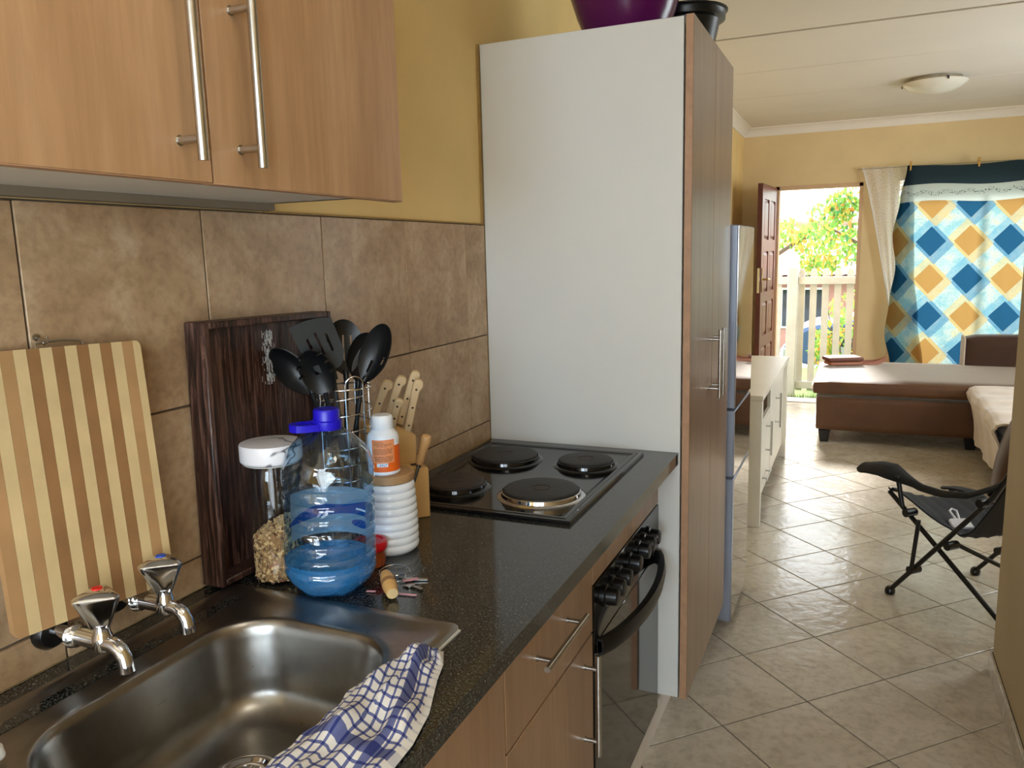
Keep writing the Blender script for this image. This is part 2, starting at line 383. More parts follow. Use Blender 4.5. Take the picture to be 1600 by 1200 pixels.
# ------------------------------------------------------------------ mesh builder
WL = {}
class MB:
    def __init__(s, m=None):
        s.bm = bmesh.new(); s.M = m or Matrix(); s.uv = {}
    def _add(s, b):
        b.transform(s.M)
        me = bpy.data.meshes.new('tmp'); b.to_mesh(me); b.free(); s.bm.from_mesh(me); bpy.data.meshes.remove(me); return s
    def box(s, x0, y0, z0, x1, y1, z1, bev=0.0, seg=1):
        b = bmesh.new(); bmesh.ops.create_cube(b, size=1)
        for v in b.verts: v.co = Vector(((x0 + x1) / 2 + v.co.x * abs(x1 - x0), (y0 + y1) / 2 + v.co.y * abs(y1 - y0), (z0 + z1) / 2 + v.co.z * abs(z1 - z0)))
        if bev: bmesh.ops.bevel(b, geom=list(b.edges), offset=bev, segments=seg, affect='EDGES', profile=0.5)
        return s._add(b)
    def rings(s, loops, cap0=True, cap1=True, close=False):
        b = bmesh.new(); vs = [[b.verts.new(p) for p in lp] for lp in loops]; n = len(loops[0]); m = len(vs)
        for i in range(m if close else m - 1):
            A = vs[i]; B = vs[(i + 1) % m]
            for j in range(n): b.faces.new((A[j], A[(j + 1) % n], B[(j + 1) % n], B[j]))
        if not close:
            if cap0: b.faces.new(list(reversed(vs[0])))
            if cap1: b.faces.new(vs[-1])
        bmesh.ops.recalc_face_normals(b, faces=list(b.faces))
        return s._add(b)
    def tube(s, pts, r, n=8, closed=False):
        pts = [Vector(p) for p in pts]; m = len(pts); R = r if isinstance(r, (list, tuple)) else [r] * m
        T = []
        for i in range(m):
            a = pts[(i - 1) % m] if (closed or i > 0) else pts[0]; c = pts[(i + 1) % m] if (closed or i < m - 1) else pts[-1]
            T.append((c - a).normalized())
        ref = Vector((0, 0, 1)) if abs(T[0].z) < 0.9 else Vector((1, 0, 0))
        N = T[0].cross(ref).normalized(); loops = []
        for i in range(m):
            N = (N - T[i] * N.dot(T[i])).normalized(); B = T[i].cross(N)
            loops.append([pts[i] + (N * math.cos(2 * PI * j / n) + B * math.sin(2 * PI * j / n)) * R[i] for j in range(n)])
        return s.rings(loops, close=closed)
    def cyl(s, p0, p1, r0, r1=None, n=20): return s.tube([p0, p1], [r0, r0 if r1 is None else r1], n)
    def lathe(s, prof, c=(0, 0, 0), n=32, cap0=True, cap1=True):
        c = Vector(c)
        loops = [[c + Vector((max(r, 1e-4) * math.cos(2 * PI * j / n), max(r, 1e-4) * math.sin(2 * PI * j / n), z)) for j in range(n)] for r, z in prof]
        return s.rings(loops, cap0, cap1)
    def prism(s, poly, h0, h1, axis='z', bev=0.0):
        def P(a, b, h): return {'z': (a, b, h), 'y': (a, h, b), 'x': (h, a, b)}[axis]
        b = bmesh.new(); A = [b.verts.new(P(x, y, h0)) for x, y in poly]; B = [b.verts.new(P(x, y, h1)) for x, y in poly]; n = len(poly)
        b.faces.new(list(reversed(A))); b.faces.new(B)
        for i in range(n): b.faces.new((A[i], A[(i + 1) % n], B[(i + 1) % n], B[i]))
        bmesh.ops.recalc_face_normals(b, faces=list(b.faces))
        if bev: bmesh.ops.bevel(b, geom=list(b.edges), offset=bev, segments=1, affect='EDGES')
        return s._add(b)
    def ball(s, c, r, sub=2, sc=(1, 1, 1)):
        b = bmesh.new(); bmesh.ops.create_icosphere(b, subdivisions=sub, radius=r)
        for v in b.verts: v.co = Vector((v.co.x * sc[0] + c[0], v.co.y * sc[1] + c[1], v.co.z * sc[2] + c[2]))
        return s._add(b)
    def sheet(s, nu, nv, f, thick=0.0, skip=None):
        b = bmesh.new(); uvl = b.loops.layers.uv.new('UVMap')
        V = [[None] * (nv + 1) for _ in range(nu + 1)]; U = {}
        for i in range(nu + 1):
            for j in range(nv + 1):
                q = f(i / nu, j / nv); p, uv = (q if len(q) == 2 else (q, (i / nu, j / nv)))
                V[i][j] = b.verts.new(p); U[V[i][j]] = uv
        for i in range(nu):
            for j in range(nv):
                if skip and skip((i + .5) / nu, (j + .5) / nv): continue
                fc = b.faces.new((V[i][j], V[i + 1][j], V[i + 1][j + 1], V[i][j + 1]))
                for l in fc.loops: l[uvl].uv = U[l.vert]
        bmesh.ops.delete(b, geom=[v for v in b.verts if not v.link_faces], context='VERTS')
        if thick: bmesh.ops.solidify(b, geom=list(b.faces), thickness=thick)
        return s._add(b)
    def cushion(s, x0, y0, z0, x1, y1, z1, r=0.04, bulge=0.015, n=14):
        b = bmesh.new(); bmesh.ops.create_cube(b, size=2); bmesh.ops.subdivide_edges(b, edges=list(b.edges), cuts=n, use_grid_fill=True)
        hx, hy, hz = (x1 - x0) / 2, (y1 - y0) / 2, (z1 - z0) / 2
        for v in b.verts:
            a, c, e = v.co
            p = Vector((a * hx, c * hy, e * hz))
            q = Vector((max(-hx + r, min(hx - r, p.x)), max(-hy + r, min(hy - r, p.y)), max(-hz + r, min(hz - r, p.z))))
            d = p - q
            if d.length > 1e-9: p = q + d.normalized() * r
            p.z += (1 if e > 0 else -0.3) * bulge * (1 - a * a) * (1 - c * c) * abs(e)
            p.x += math.copysign(1, a) * bulge * 0.6 * (1 - c * c) * (1 - e * e) * (abs(a) > 0.99)
            p.y += math.copysign(1, c) * bulge * 0.6 * (1 - a * a) * (1 - e * e) * (abs(c) > 0.99)
            v.co = p + Vector(((x0 + x1) / 2, (y0 + y1) / 2, (z0 + z1) / 2))
        return s._add(b)

def world_loc(o): return WL.get(o.name, Vector((0, 0, 0)))

def obj(name, mb, mat, parent=None, angle=38):
    me = bpy.data.meshes.new(name)
    bm = mb.bm
    if parent is not None: off = world_loc(parent)
    else:
        xs = [v.co for v in bm.verts]
        lo = Vector((min(p.x for p in xs), min(p.y for p in xs), min(p.z for p in xs))); hi = Vector((max(p.x for p in xs), max(p.y for p in xs), max(p.z for p in xs)))
        off = Vector(((lo.x + hi.x) / 2, (lo.y + hi.y) / 2, lo.z))
    for v in bm.verts: v.co -= off
    bm.to_mesh(me); bm.free()
    me.shade_smooth()
    me.set_sharp_from_angle(angle=math.radians(angle))
    me.materials.append(M[mat] if isinstance(mat, str) else mat)
    o = bpy.data.objects.new(name, me); COL.objects.link(o)
    if parent is not None: o.parent = parent; WL[o.name] = off
    else: o.location = off; WL[o.name] = off
    return o

def thing(name, label, cat, loc, group=None):
    o = bpy.data.objects.new(name, None); COL.objects.link(o); o.location = loc; o.empty_display_size = 0.05
    o['label'] = label; o['category'] = cat
    if group: o['group'] = group
    WL[o.name] = Vector(loc); return o

def tag(o, label, cat, group=None):
    o['label'] = label; o['category'] = cat
    if group: o['group'] = group
    return o

def struct(name, mb, mat, label=None, angle=38):
    o = obj(name, mb, mat, None, angle); o['kind'] = 'structure'
    if label: o['label'] = label
    return o

# ================================================================== the setting
H = 2.57
Y0, YF = -4.6, 5.73        # back wall of the kitchen, far wall of the living room
XR, XK = 3.6, 1.53         # living-room right wall, kitchen right wall
fl = struct('floor', MB().box(-0.15, Y0 - 0.15, -0.12, XR + 0.15, YF + 0.23, -0.0035), 'floor_grout', 'beige ceramic floor laid diagonally with dark grout')

def clip_poly(poly, lo, hi):
    for ax in (0, 1):
        for sgn, lim in ((1, lo[ax]), (-1, hi[ax])):
            out = []
            for i in range(len(poly)):
                a, b = poly[i], poly[(i + 1) % len(poly)]
                da, db = sgn * (a[ax] - lim), sgn * (b[ax] - lim)
                if da >= 0: out.append(a)
                if da * db < 0:
                    t = da / (da - db); out.append((a[0] + (b[0] - a[0]) * t, a[1] + (b[1] - a[1]) * t))
            poly = out
            if len(poly) < 3: return []
    return poly

def floor_tiles():
    S = 0.3335; g = 0.0022; c = math.sqrt(0.5); tx, ty = 0.9517, 0.3666; e = 0.0025
    whole = None
    for i in range(-22, 24):
        for j in range(-22, 24):
            cx, cy = tx + S * ((i + .5) * c - (j + .5) * c), ty + S * ((i + .5) * c + (j + .5) * c)
            R = (S / 2 - g) * math.sqrt(2)
            poly = [(cx, cy - R), (cx + R, cy), (cx, cy + R), (cx - R, cy)]
            if cx > XR + 0.3 or cx < -0.3 or cy > YF + 0.5 or cy < Y0 - 0.3: continue
            if cy < 0.5 and cx > XK + 0.3: continue
            if cy < -2.6: continue
            hi_x = XR if cy > 0.68 else (XK + 0.05 if cy < 0.45 else XR)
            if cy + R < 0.68: hi_x = XK + 0.05
            q = clip_poly(poly, (0.0, Y0), (hi_x, YF + 0.2))
            if len(q) < 3: continue
            if len(q) == 4 and all(abs(q[k][0] - poly[k][0]) + abs(q[k][1] - poly[k][1]) < 1e-6 for k in range(4)):
                if whole is None:
                    mb = MB(); inner = [(x - cx, y - cy) for x, y in poly]
                    lp = lambda f, z: [(x * f, y * f, z) for x, y in inner]
                    k = 1 - e / (S / 2)
                    mb.rings([lp(1, -0.0036), lp(1, -0.0012), lp(k, 0.0)])
                    whole = bpy.data.meshes.new('tile'); mb.bm.to_mesh(whole); mb.bm.free(); whole.materials.append(M['floor_tile'])
                o = bpy.data.objects.new('tile', whole); COL.objects.link(o); o.parent = fl; o.location = Vector((cx, cy, 0)) - world_loc(fl)
            else:
                area_ = abs(sum(q[k][0] * q[(k + 1) % len(q)][1] - q[(k + 1) % len(q)][0] * q[k][1] for k in range(len(q)))) / 2
                if area_ < 0.0006: continue
                obj('tile', MB().prism(q, -0.0036, 0.0), 'floor_tile', fl)
floor_tiles()

# ceiling: boards with recessed joints
ce = struct('ceiling', MB().box(-0.15, Y0 - 0.15, H + 0.012, XR + 0.15, YF + 0.2, H + 0.12), 'ceiling_strip', 'off-white boarded ceiling with thin joint lines')
js = [2.349 + 0.908 * k for k in range(-8, 5)]
for k in range(len(js) - 1):
    a, b = max(js[k], Y0 - 0.1) + 0.0035, min(js[k + 1], YF + 0.1) - 0.0035
    if abs(js[k] - 2.349) < 1e-3: a += 0.013
    if abs(js[k + 1] - 2.349) < 1e-3: b -= 0.013
    if b > a + 0.05: obj('panel', MB().box(-0.1, a, H, XR + 0.1, b, H + 0.0125, 0.002), 'ceiling_paint', ce)

def cove(y=None, x=None, flip=1):
    pts = [(0, 0), (0, -0.075)] + [(0.075 * (1 - math.cos(a)), -0.075 * (1 - math.sin(a)) - 0.0) for a in [PI / 2 * i / 6 for i in range(0, 7)]]
    return [(0, 0), (0, -0.075), (0.008, -0.075), (0.012, -0.055), (0.024, -0.034), (0.042, -0.018), (0.066, -0.009), (0.075, -0.008), (0.075, 0)]
prof = cove()
struct('trim_1', MB().prism([(YF - a, H + b) for a, b in prof], 0.0, XR, 'x'), 'cornice_paint', 'white cove cornice along the far wall')
struct('trim_2', MB().prism([(a, H + b) for a, b in prof], 0.72, YF, 'y'), 'cornice_paint', 'white cove cornice along the left living-room wall')

# walls
wl = struct('wall_left', MB().box(-0.15, Y0, 0, 0.0, YF + 0.2, H), 'yellow_paint', 'yellow wall behind the counter, tiled above the worktop')
DX0, DX1, DZ = 0.305, 1.047, 2.028
WX0, WX1, WZ0, WZ1 = 1.30, 2.62, 0.36, 2.08
wf = MB()
wf.box(0, YF, 0, DX0, YF + 0.2, H); wf.box(DX0, YF, DZ, DX1, YF + 0.2, H); wf.box(DX1, YF, 0, WX0, YF + 0.2, H)
wf.box(WX0, YF, 0, WX1, YF + 0.2, WZ0); wf.box(WX0, YF, WZ1, WX1, YF + 0.2, H); wf.box(WX1, YF, 0, XR, YF + 0.2, H)
struct('wall_far', wf, 'peach_paint', 'yellow far wall with the open front door and curtained window')
struct('wall_right', MB().box(XK, -2.75, 0, XK + 0.12, 0.80, H, 0.006).box(XK, Y0, 0, XK + 0.12, -4.35, H).box(XK, -4.35, 2.1, XK + 0.12, -2.75, H).box(XK, -4.35, 0, XK + 0.12, -2.75, 0.4), 'yellow_paint_shaded', 'plastered yellow wall end at the right edge, shade put into its tan colour')
struct('wall_near', MB().box(XK + 0.12, 0.68, 0, XR, 0.80, H), 'peach_paint', 'living-room wall beside the kitchen opening')
wr = MB(); wr.box(XR, 0.68, 0, XR + 0.15, 2.0, H); wr.box(XR, 3.8, 0, XR + 0.15, YF + 0.2, H); wr.box(XR, 2.0, 0, XR + 0.15, 3.8, 0.8); wr.box(XR, 2.0, 2.2, XR + 0.15, 3.8, H)
struct('wall_living', wr, 'peach_paint', 'unseen living-room side wall with an added window')
wb = MB(); wb.box(0, Y0 - 0.15, 0, 0.45, Y0, H); wb.box(1.45, Y0 - 0.15, 0, XK, Y0, H); wb.box(0.45, Y0 - 0.15, 0, 1.45, Y0, 1.0); wb.box(0.45, Y0 - 0.15, 2.1, 1.45, Y0, H)
struct('wall_back', wb, 'yellow_paint', 'kitchen back wall with a window')

# wall tiles above the worktop
ZT, ZG1, ZG2 = 1.5606, 1.2284, 0.9587
yw, y1 = 0.3351, 0.1307
cols_ = [(-y1, -0.001)] + [(-y1 - (k + 1) * yw, -y1 - k * yw) for k in range(9)]
rows_ = [(0.8995, ZG2), (ZG2, ZG1), (ZG1, ZT)]
for a, b in cols_:
    for z0, z1 in rows_:
        obj('tile', MB().box(0.0, a + 0.0016, z0 + 0.0016, 0.0065, b - 0.0016, z1 - 0.0016, 0.0012), 'wall_tile', wl)
struct('trim_3', MB().box(0.0, -3.1, 0.9, 0.0035, 0.0, ZT + 0.001), 'grout', 'dark grout bed of the wall tiles')
struct('trim_4', MB().box(0.0003, -0.97, ZT + 0.0005, 0.0075, -0.002, ZT + 0.004).box(0.0003, -0.012, ZT, 0.006, -0.0005, 2.075), 'caulk', 'uneven yellow filler edge above the wall tiles')

# skirting of tile at the right wall
sk = struct('baseboard_right', MB().box(XK - 0.004, -2.7, 0, XK, 0.8, 0.068), 'grout', 'tile skirting at the foot of the right wall')
yy = 0.802
while yy > -2.7:
    obj('tile', MB().box(XK - 0.012, yy - 0.330, 0.001, XK - 0.003, yy, 0.07, 0.0015), 'floor_tile', sk); yy -= 0.3335

# front door frame, leaf
dt = MB(); dt.box(DX0 - 0.002, YF - 0.006, 0, DX0 + 0.03, YF + 0.12, DZ); dt.box(DX1 - 0.03, YF - 0.006, 0, DX1 + 0.002, YF + 0.12, DZ); dt.box(DX0, YF - 0.006, DZ - 0.03, DX1, YF + 0.12, DZ + 0.004)
struct('trim_5', dt, 'door_trim', 'pale wooden frame of the front door')
struct('trim_6', MB().box(DX0, YF - 0.0, -0.02, DX1, YF + 0.235, 0.006, 0.003), 'concrete_out', 'pale threshold of the front door')

def front_door():
    W, T, HT = 0.775, 0.040, 2.0
    hinge = Vector((0.318, 5.715, 0.012)); free = Vector((0.272, 4.945, 0.012))
    ydir = (free - hinge).normalized(); xdir = Vector((-ydir.y, ydir.x, 0)); 
    if xdir.x < 0: xdir = -xdir
    m = Matrix(((xdir.x, ydir.x, 0, hinge.x), (xdir.y, ydir.y, 0, hinge.y), (0, 0, 1, hinge.z), (0, 0, 0, 1)))
    rows = [(1.53, 1.875), (1.075, 1.43), (0.69, 0.99), (0.19, 0.59)]
    cols = [(0.105, 0.345), (0.43, 0.67)]
    leaf = MB(m); leaf.box(-T + 0.012, 0.02, 0.02, -0.012, W - 0.02, HT - 0.02)
    zs = [0] + [z for r in sorted(rows) for z in r] + [HT]; ys = [0] + [y for c in cols for y in c] + [W]
    for i in range(len(zs) - 1):
        for j in range(len(ys) - 1):
            if i % 2 == 1 and j % 2 == 1: continue
            leaf.box(-T, ys[j], zs[i], 0.0, ys[j + 1], zs[i + 1])
    d = struct('door_1', leaf, 'door_wood', 'reddish wooden panelled front door standing open', 25)
    for z0, z1 in rows:
        for a, b in cols:
            p = MB(m)
            for s in (0, 1):
                f = -0.010 if s == 0 else -T + 0.010; k = 0.007 if s == 0 else -0.007
                q = lambda e, x: [(x, a + e, z0 + e), (x, b - e, z0 + e), (x, b - e, z1 - e), (x, a + e, z1 - e)]
                p.rings([q(0.0, f - k * 0.3), q(0.012, f - k * 0.3), q(0.035, f + k), q(0.036, f + k)], cap0=False)
            obj('panel', p, 'door_wood', d, 20)
    obj('free_edge', MB(m).box(-T - 0.0005, W - 0.001, 0.0, 0.0005, W + 0.004, HT), 'door_edge', d)['label'] = 'dark reddish edge of the door leaf'
    obj('lock_plate', MB(m).box(-T + 0.009, W + 0.003, 1.075, -0.009, W + 0.0065, 1.29, 0.001), 'chrome', d)['label'] = 'steel lock plate on the door edge'
    hd = MB(m); hd.box(-0.001, W - 0.075, 1.08, 0.007, W - 0.035, 1.29, 0.003); hd.cyl((0.006, W - 0.055, 1.19), (0.05, W - 0.055, 1.19), 0.009)
    hd.tube([(0.045, W - 0.055, 1.19), (0.05, W - 0.09, 1.19), (0.05, W - 0.165, 1.185)], [0.009, 0.009, 0.007])
    obj('door_handle', hd, 'brass', d)['label'] = 'brass lever handle'
front_door()

# window behind the blanket
wm = MB()
for a, b in ((WX0, WX0 + 0.045), ((WX0 + WX1) / 2 - 0.02, (WX0 + WX1) / 2 + 0.02), (WX1 - 0.045, WX1)): wm.box(a, YF + 0.08, WZ0, b, YF + 0.12, WZ1, 0.003)
for a, b in ((WZ0, WZ0 + 0.045), (WZ1 - 0.045, WZ1)): wm.box(WX0 + 0.045, YF + 0.082, a, WX1 - 0.045, YF + 0.118, b)
w1 = struct('window_1', wm, 'door_trim', 'living-room window covered by a lace curtain and a blanket')
for a, b in ((WX0 + 0.046, (WX0 + WX1) / 2 - 0.021), ((WX0 + WX1) / 2 + 0.021, WX1 - 0.046)):
    obj('pane', MB().box(a, YF + 0.097, WZ0 + 0.046, b, YF + 0.101, WZ1 - 0.046), 'window_glass', w1)
def plain_window(name, frame, pane, label):
    mb = MB()
    for bx in frame: mb.box(*bx)
    w = struct(name, mb, 'white_melamine', label)
    obj('pane', MB().box(*pane), 'window_glass', w)
plain_window('window_2', [(0.45, Y0 - 0.1, 1.0, 0.49, Y0 - 0.06, 2.1), (1.41, Y0 - 0.1, 1.0, 1.45, Y0 - 0.06, 2.1), (0.49, Y0 - 0.1, 1.0, 1.41, Y0 - 0.06, 1.04), (0.49, Y0 - 0.1, 2.06, 1.41, Y0 - 0.06, 2.1)],
             (0.49, Y0 - 0.082, 1.04, 1.41, Y0 - 0.078, 2.06), 'kitchen window behind the sink end')
plain_window('window_4', [(XK + 0.05, -4.35, 0.4, XK + 0.09, -4.31, 2.1), (XK + 0.05, -2.79, 0.4, XK + 0.09, -2.75, 2.1), (XK + 0.05, -4.31, 0.4, XK + 0.09, -2.79, 0.44), (XK + 0.05, -4.31, 2.06, XK + 0.09, -2.79, 2.1)],
             (XK + 0.068, -4.31, 0.44, XK + 0.072, -2.79, 2.06), 'added unseen side window of the kitchen near its back corner')  # opening added for the kitchen side fill
plain_window('window_3', [(XR + 0.06, 2.0, 0.8, XR + 0.1, 2.04, 2.2), (XR + 0.06, 3.76, 0.8, XR + 0.1, 3.8, 2.2), (XR + 0.06, 2.04, 0.8, XR + 0.1, 3.76, 0.84), (XR + 0.06, 2.04, 2.16, XR + 0.1, 3.76, 2.2)],
             (XR + 0.078, 2.04, 0.84, XR + 0.082, 3.76, 2.16), 'added unseen living-room side window')  # opening added for the living-room fill

# ================================================================== kitchen furniture
def bar_handle(parent, p0, p1, st, stand, r=0.006, mat='brushed_steel', label=None):
    """straight bar from p0 to p1, posts at fractions st running along the vector stand back to the door"""
    p0, p1, stand = Vector(p0), Vector(p1), Vector(stand)
    mb = MB(); mb.cyl(p0, p1, r, n=16)
    for f in st:
        q = p0 + (p1 - p0) * f; mb.cyl(q, q + stand, r * 0.8, n=12)
        mb.cyl(q + stand * 0.93, q + stand, r * 1.05, n=12)
    return obj('handle', mb, mat, parent)

def upper_cabinet():
    t = thing('wall_cabinet', 'beech-look wall cabinet with two steel bar handles above the sink', 'cabinet', (0.15, -1.42, 1.562))
    a, b, m = -1.871, -0.977, -1.4235
    body = MB(); zb, zt = 1.576, 2.27
    body.box(0.0085, a, zb, 0.294, b, zb + 0.016); body.box(0.0085, a, zt - 0.016, 0.294, b, zt); body.box(0.0085, a, zb, 0.294, a + 0.016, zt); body.box(0.0085, b - 0.016, zb, 0.294, b, zt); body.box(0.0085, a, zb, 0.0125, b, zt)
    obj('body', body, 'white_melamine', t)
    obj('back_rail', MB().box(0.008, a, 1.563, 0.034, b, 1.5765), 'ceiling_strip', t)['label'] = 'grey rail under the back edge'
    for (y0, y1_, dz, dx, hy, lb) in ((a, m - 0.0018, 0.0, 0.001, -1.472, 'beech-look door with its handle at the right'), (m + 0.0018, b, 0.0, 0.0, -1.371, 'beech-look door with its handle at the left')):
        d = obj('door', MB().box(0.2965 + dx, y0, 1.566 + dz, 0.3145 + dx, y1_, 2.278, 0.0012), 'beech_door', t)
        obj('edge_band', MB().box(0.2962 + dx, y0 + .001, 1.5654 + dz, 0.3135 + dx, y1_ - .001, 1.5664 + dz), 'edge_band', d)
        bar_handle(d, (0.349, hy, 1.587), (0.349, hy, 1.835), (0.1, 0.78), (-0.036, 0, 0), 0.0062)
upper_cabinet()

def sink_cabinet():
    t = thing('sink_cabinet', 'beech-look base cabinet under the steel sink', 'cabinet', (0.27, -1.60, 0.0))
    a, b = -2.2, -1.1
    bd = MB(); bd.box(0.009, a, 0.1, 0.52, a + 0.016, 0.866); bd.box(0.009, b - 0.016, 0.1, 0.52, b, 0.866); bd.box(0.009, a, 0.1, 0.52, b, 0.116); bd.box(0.009, a, 0.1, 0.013, b, 0.7)
    obj('body', bd, 'white_melamine', t)
    for y0, y1_ in ((a + .002, -1.652), (-1.648, b - 0.002)):
        d = obj('door', MB().box(0.522, y0, 0.105, 0.540, y1_, 0.862, 0.0012), 'beech_low_shaded', t)
        bar_handle(d, (0.572, -1.652 - 0.045 if y1_ < -1.6 else -1.648 + 0.045, 0.40), (0.572, -1.652 - 0.045 if y1_ < -1.6 else -1.648 + 0.045, 0.63), (0.14, 0.86), (-0.032, 0, 0))
sink_cabinet()

def drawer_cabinet():
    t = thing('drawer_cabinet', 'narrow beech-look base unit with one drawer over one door', 'cabinet', (0.27, -0.86, 0.0))
    a, b = -1.0985, -0.625
    bd = MB(); bd.box(0.009, a, 0.1, 0.519, a + 0.016, 0.866); bd.box(0.009, b - 0.016, 0.1, 0.519, b, 0.866); bd.box(0.009, a, 0.1, 0.519, b, 0.116); bd.box(0.009, a, 0.1, 0.013, b, 0.866)
    obj('body', bd, 'white_melamine', t)
    w = obj('drawer', MB().box(0.522, a + 0.0015, 0.6395, 0.540, b - 0.0015, 0.864, 0.0012), 'beech_low_shaded', t)
    bar_handle(w, (0.572, -0.985, 0.741), (0.572, -0.758, 0.741), (0.14, 0.86), (-0.032, 0, 0))
    d = obj('door', MB().box(0.522, a + 0.0015, 0.105, 0.540, b - 0.0015, 0.6345, 0.0012), 'beech_low_shaded', t)
    bar_handle(d, (0.572, -0.687, 0.382), (0.572, -0.687, 0.618), (0.14, 0.86), (-0.032, 0, 0))
drawer_cabinet()

def oven_housing():
    t = thing('oven_housing', 'beech-look strip and carcass holding the built-in oven', 'cabinet', (0.27, -0.31, 0.0))
    bd = MB(); bd.box(0.009, -0.622, 0.1, 0.519, -0.609, 0.866); bd.box(0.009, -0.016, 0.1, 0.519, -0.003, 0.866); bd.box(0.009, -0.608, 0.1, 0.50, -0.017, 0.112)
    obj('body', bd, 'white_melamine', t)
    obj('fascia', MB().box(0.522, -0.6225, 0.7455, 0.540, -0.003, 0.864, 0.0012), 'beech_low_shaded', t)
oven_housing()

def oven():
    t = thing('oven', 'built-in black glass oven with seven knobs under the hob', 'oven', (0.3, -0.31, 0.1))
    y0, y1_ = -0.622, -0.004
    obj('body', MB().box(0.06, y0 + 0.02, 0.115, 0.522, y1_ - 0.02, 0.735), 'black_plastic', t)
    p = obj('control_panel', MB().box(0.523, y0, 0.605, 0.5425, y1_, 0.7425, 0.002), 'black_enamel', t)
    for y in (-0.563, -0.508, -0.447, -0.352, -0.262, -0.205, -0.150):
        k = MB(); yy = y + 0.02
        prof = [(0.0, 0.0265), (0.006, 0.0265), (0.0085, 0.022), (0.026, 0.0205), (0.032, 0.0195), (0.0335, 0.017)]
        k.rings([[(0.5425 + h, yy + r * math.cos(2 * PI * j / 24), 0.690 + r * math.sin(2 * PI * j / 24)) for j in range(24)] for h, r in prof])
        k.box(0.5755, yy - 0.0016, 0.692, 0.5766, yy + 0.0016, 0.706)
        obj('knob', k, 'black_plastic', t)
    d = obj('oven_door', MB().box(0.523, y0, 0.101, 0.5425, y1_, 0.6025, 0.002), 'black_glass', t)
    h = MB(); n = 16; loops = []
    for i in range(n + 1):
        s = i / n; y = y0 + 0.02 + (y1_ - y0 - 0.04) * s; bow = 0.012 + 0.052 * (1 - (2 * s - 1) ** 2) ** 0.8
        zc = 0.592; hh = 0.020
        loops.append([(0.5425 + bow - 0.018, y, zc - hh * .8), (0.5425 + bow, y, zc - hh), (0.5425 + bow + 0.004, y, zc), (0.5425 + bow, y, zc + hh), (0.5425 + bow - 0.018, y, zc + hh * .8)])
    h.rings(loops); h.box(0.541, y0 + 0.02, 0.576, 0.556, y0 + 0.045, 0.608, 0.003); h.box(0.541, y1_ - 0.045, 0.576, 0.556, y1_ - 0.02, 0.608, 0.003)
    obj('handle', h, 'black_plastic', d, 60)['label'] = 'bowed black handle across the oven door'
oven()

kb = tag(obj('kickboard', MB().box(0.516, -2.2, 0.0, 0.531, -0.186, 0.094, 0.001), 'kickboard'), 'cream kickboard strip under the base cabinets and oven', 'kickboard')
tag(obj('kickboard', MB().box(0.516, -0.184, 0.0, 0.531, 0.24, 0.094, 0.001), 'kickboard'), 'short end of the cream kickboard running beneath the tall white side panel', 'kickboard')

def countertop():
    X0, X1, YA, YB, Z0, Z1 = 0.0066, 0.5985, -2.3, -0.001, 0.868, 0.9
    hx0, hx1, hy0, hy1 = 0.10, 0.49, -2.0, -1.20
    mb = MB(); mb.box(X0, hy1, Z0, X1, YB, Z1); mb.box(X0, YA, Z0, X1, hy0, Z1); mb.box(X0, hy0, Z0, hx0, hy1, Z1); mb.box(hx1, hy0, Z0, X1, hy1, Z1)
    bmesh.ops.remove_doubles(mb.bm, verts=list(mb.bm.verts), dist=1e-5)
    c = tag(obj('countertop', mb, 'granite'), 'speckled black granite worktop running from sink to tall cupboard', 'worktop')
    sl = MB()
    sl.tube([(0.0082, -0.70, 0.9008), (0.0082, -0.3, 0.9012), (0.0082, -0.003, 0.9015)], 0.0019, 6)
    obj('sealant', sl, 'caulk', c)['label'] = 'yellowed sealant bead along the wall'
countertop()

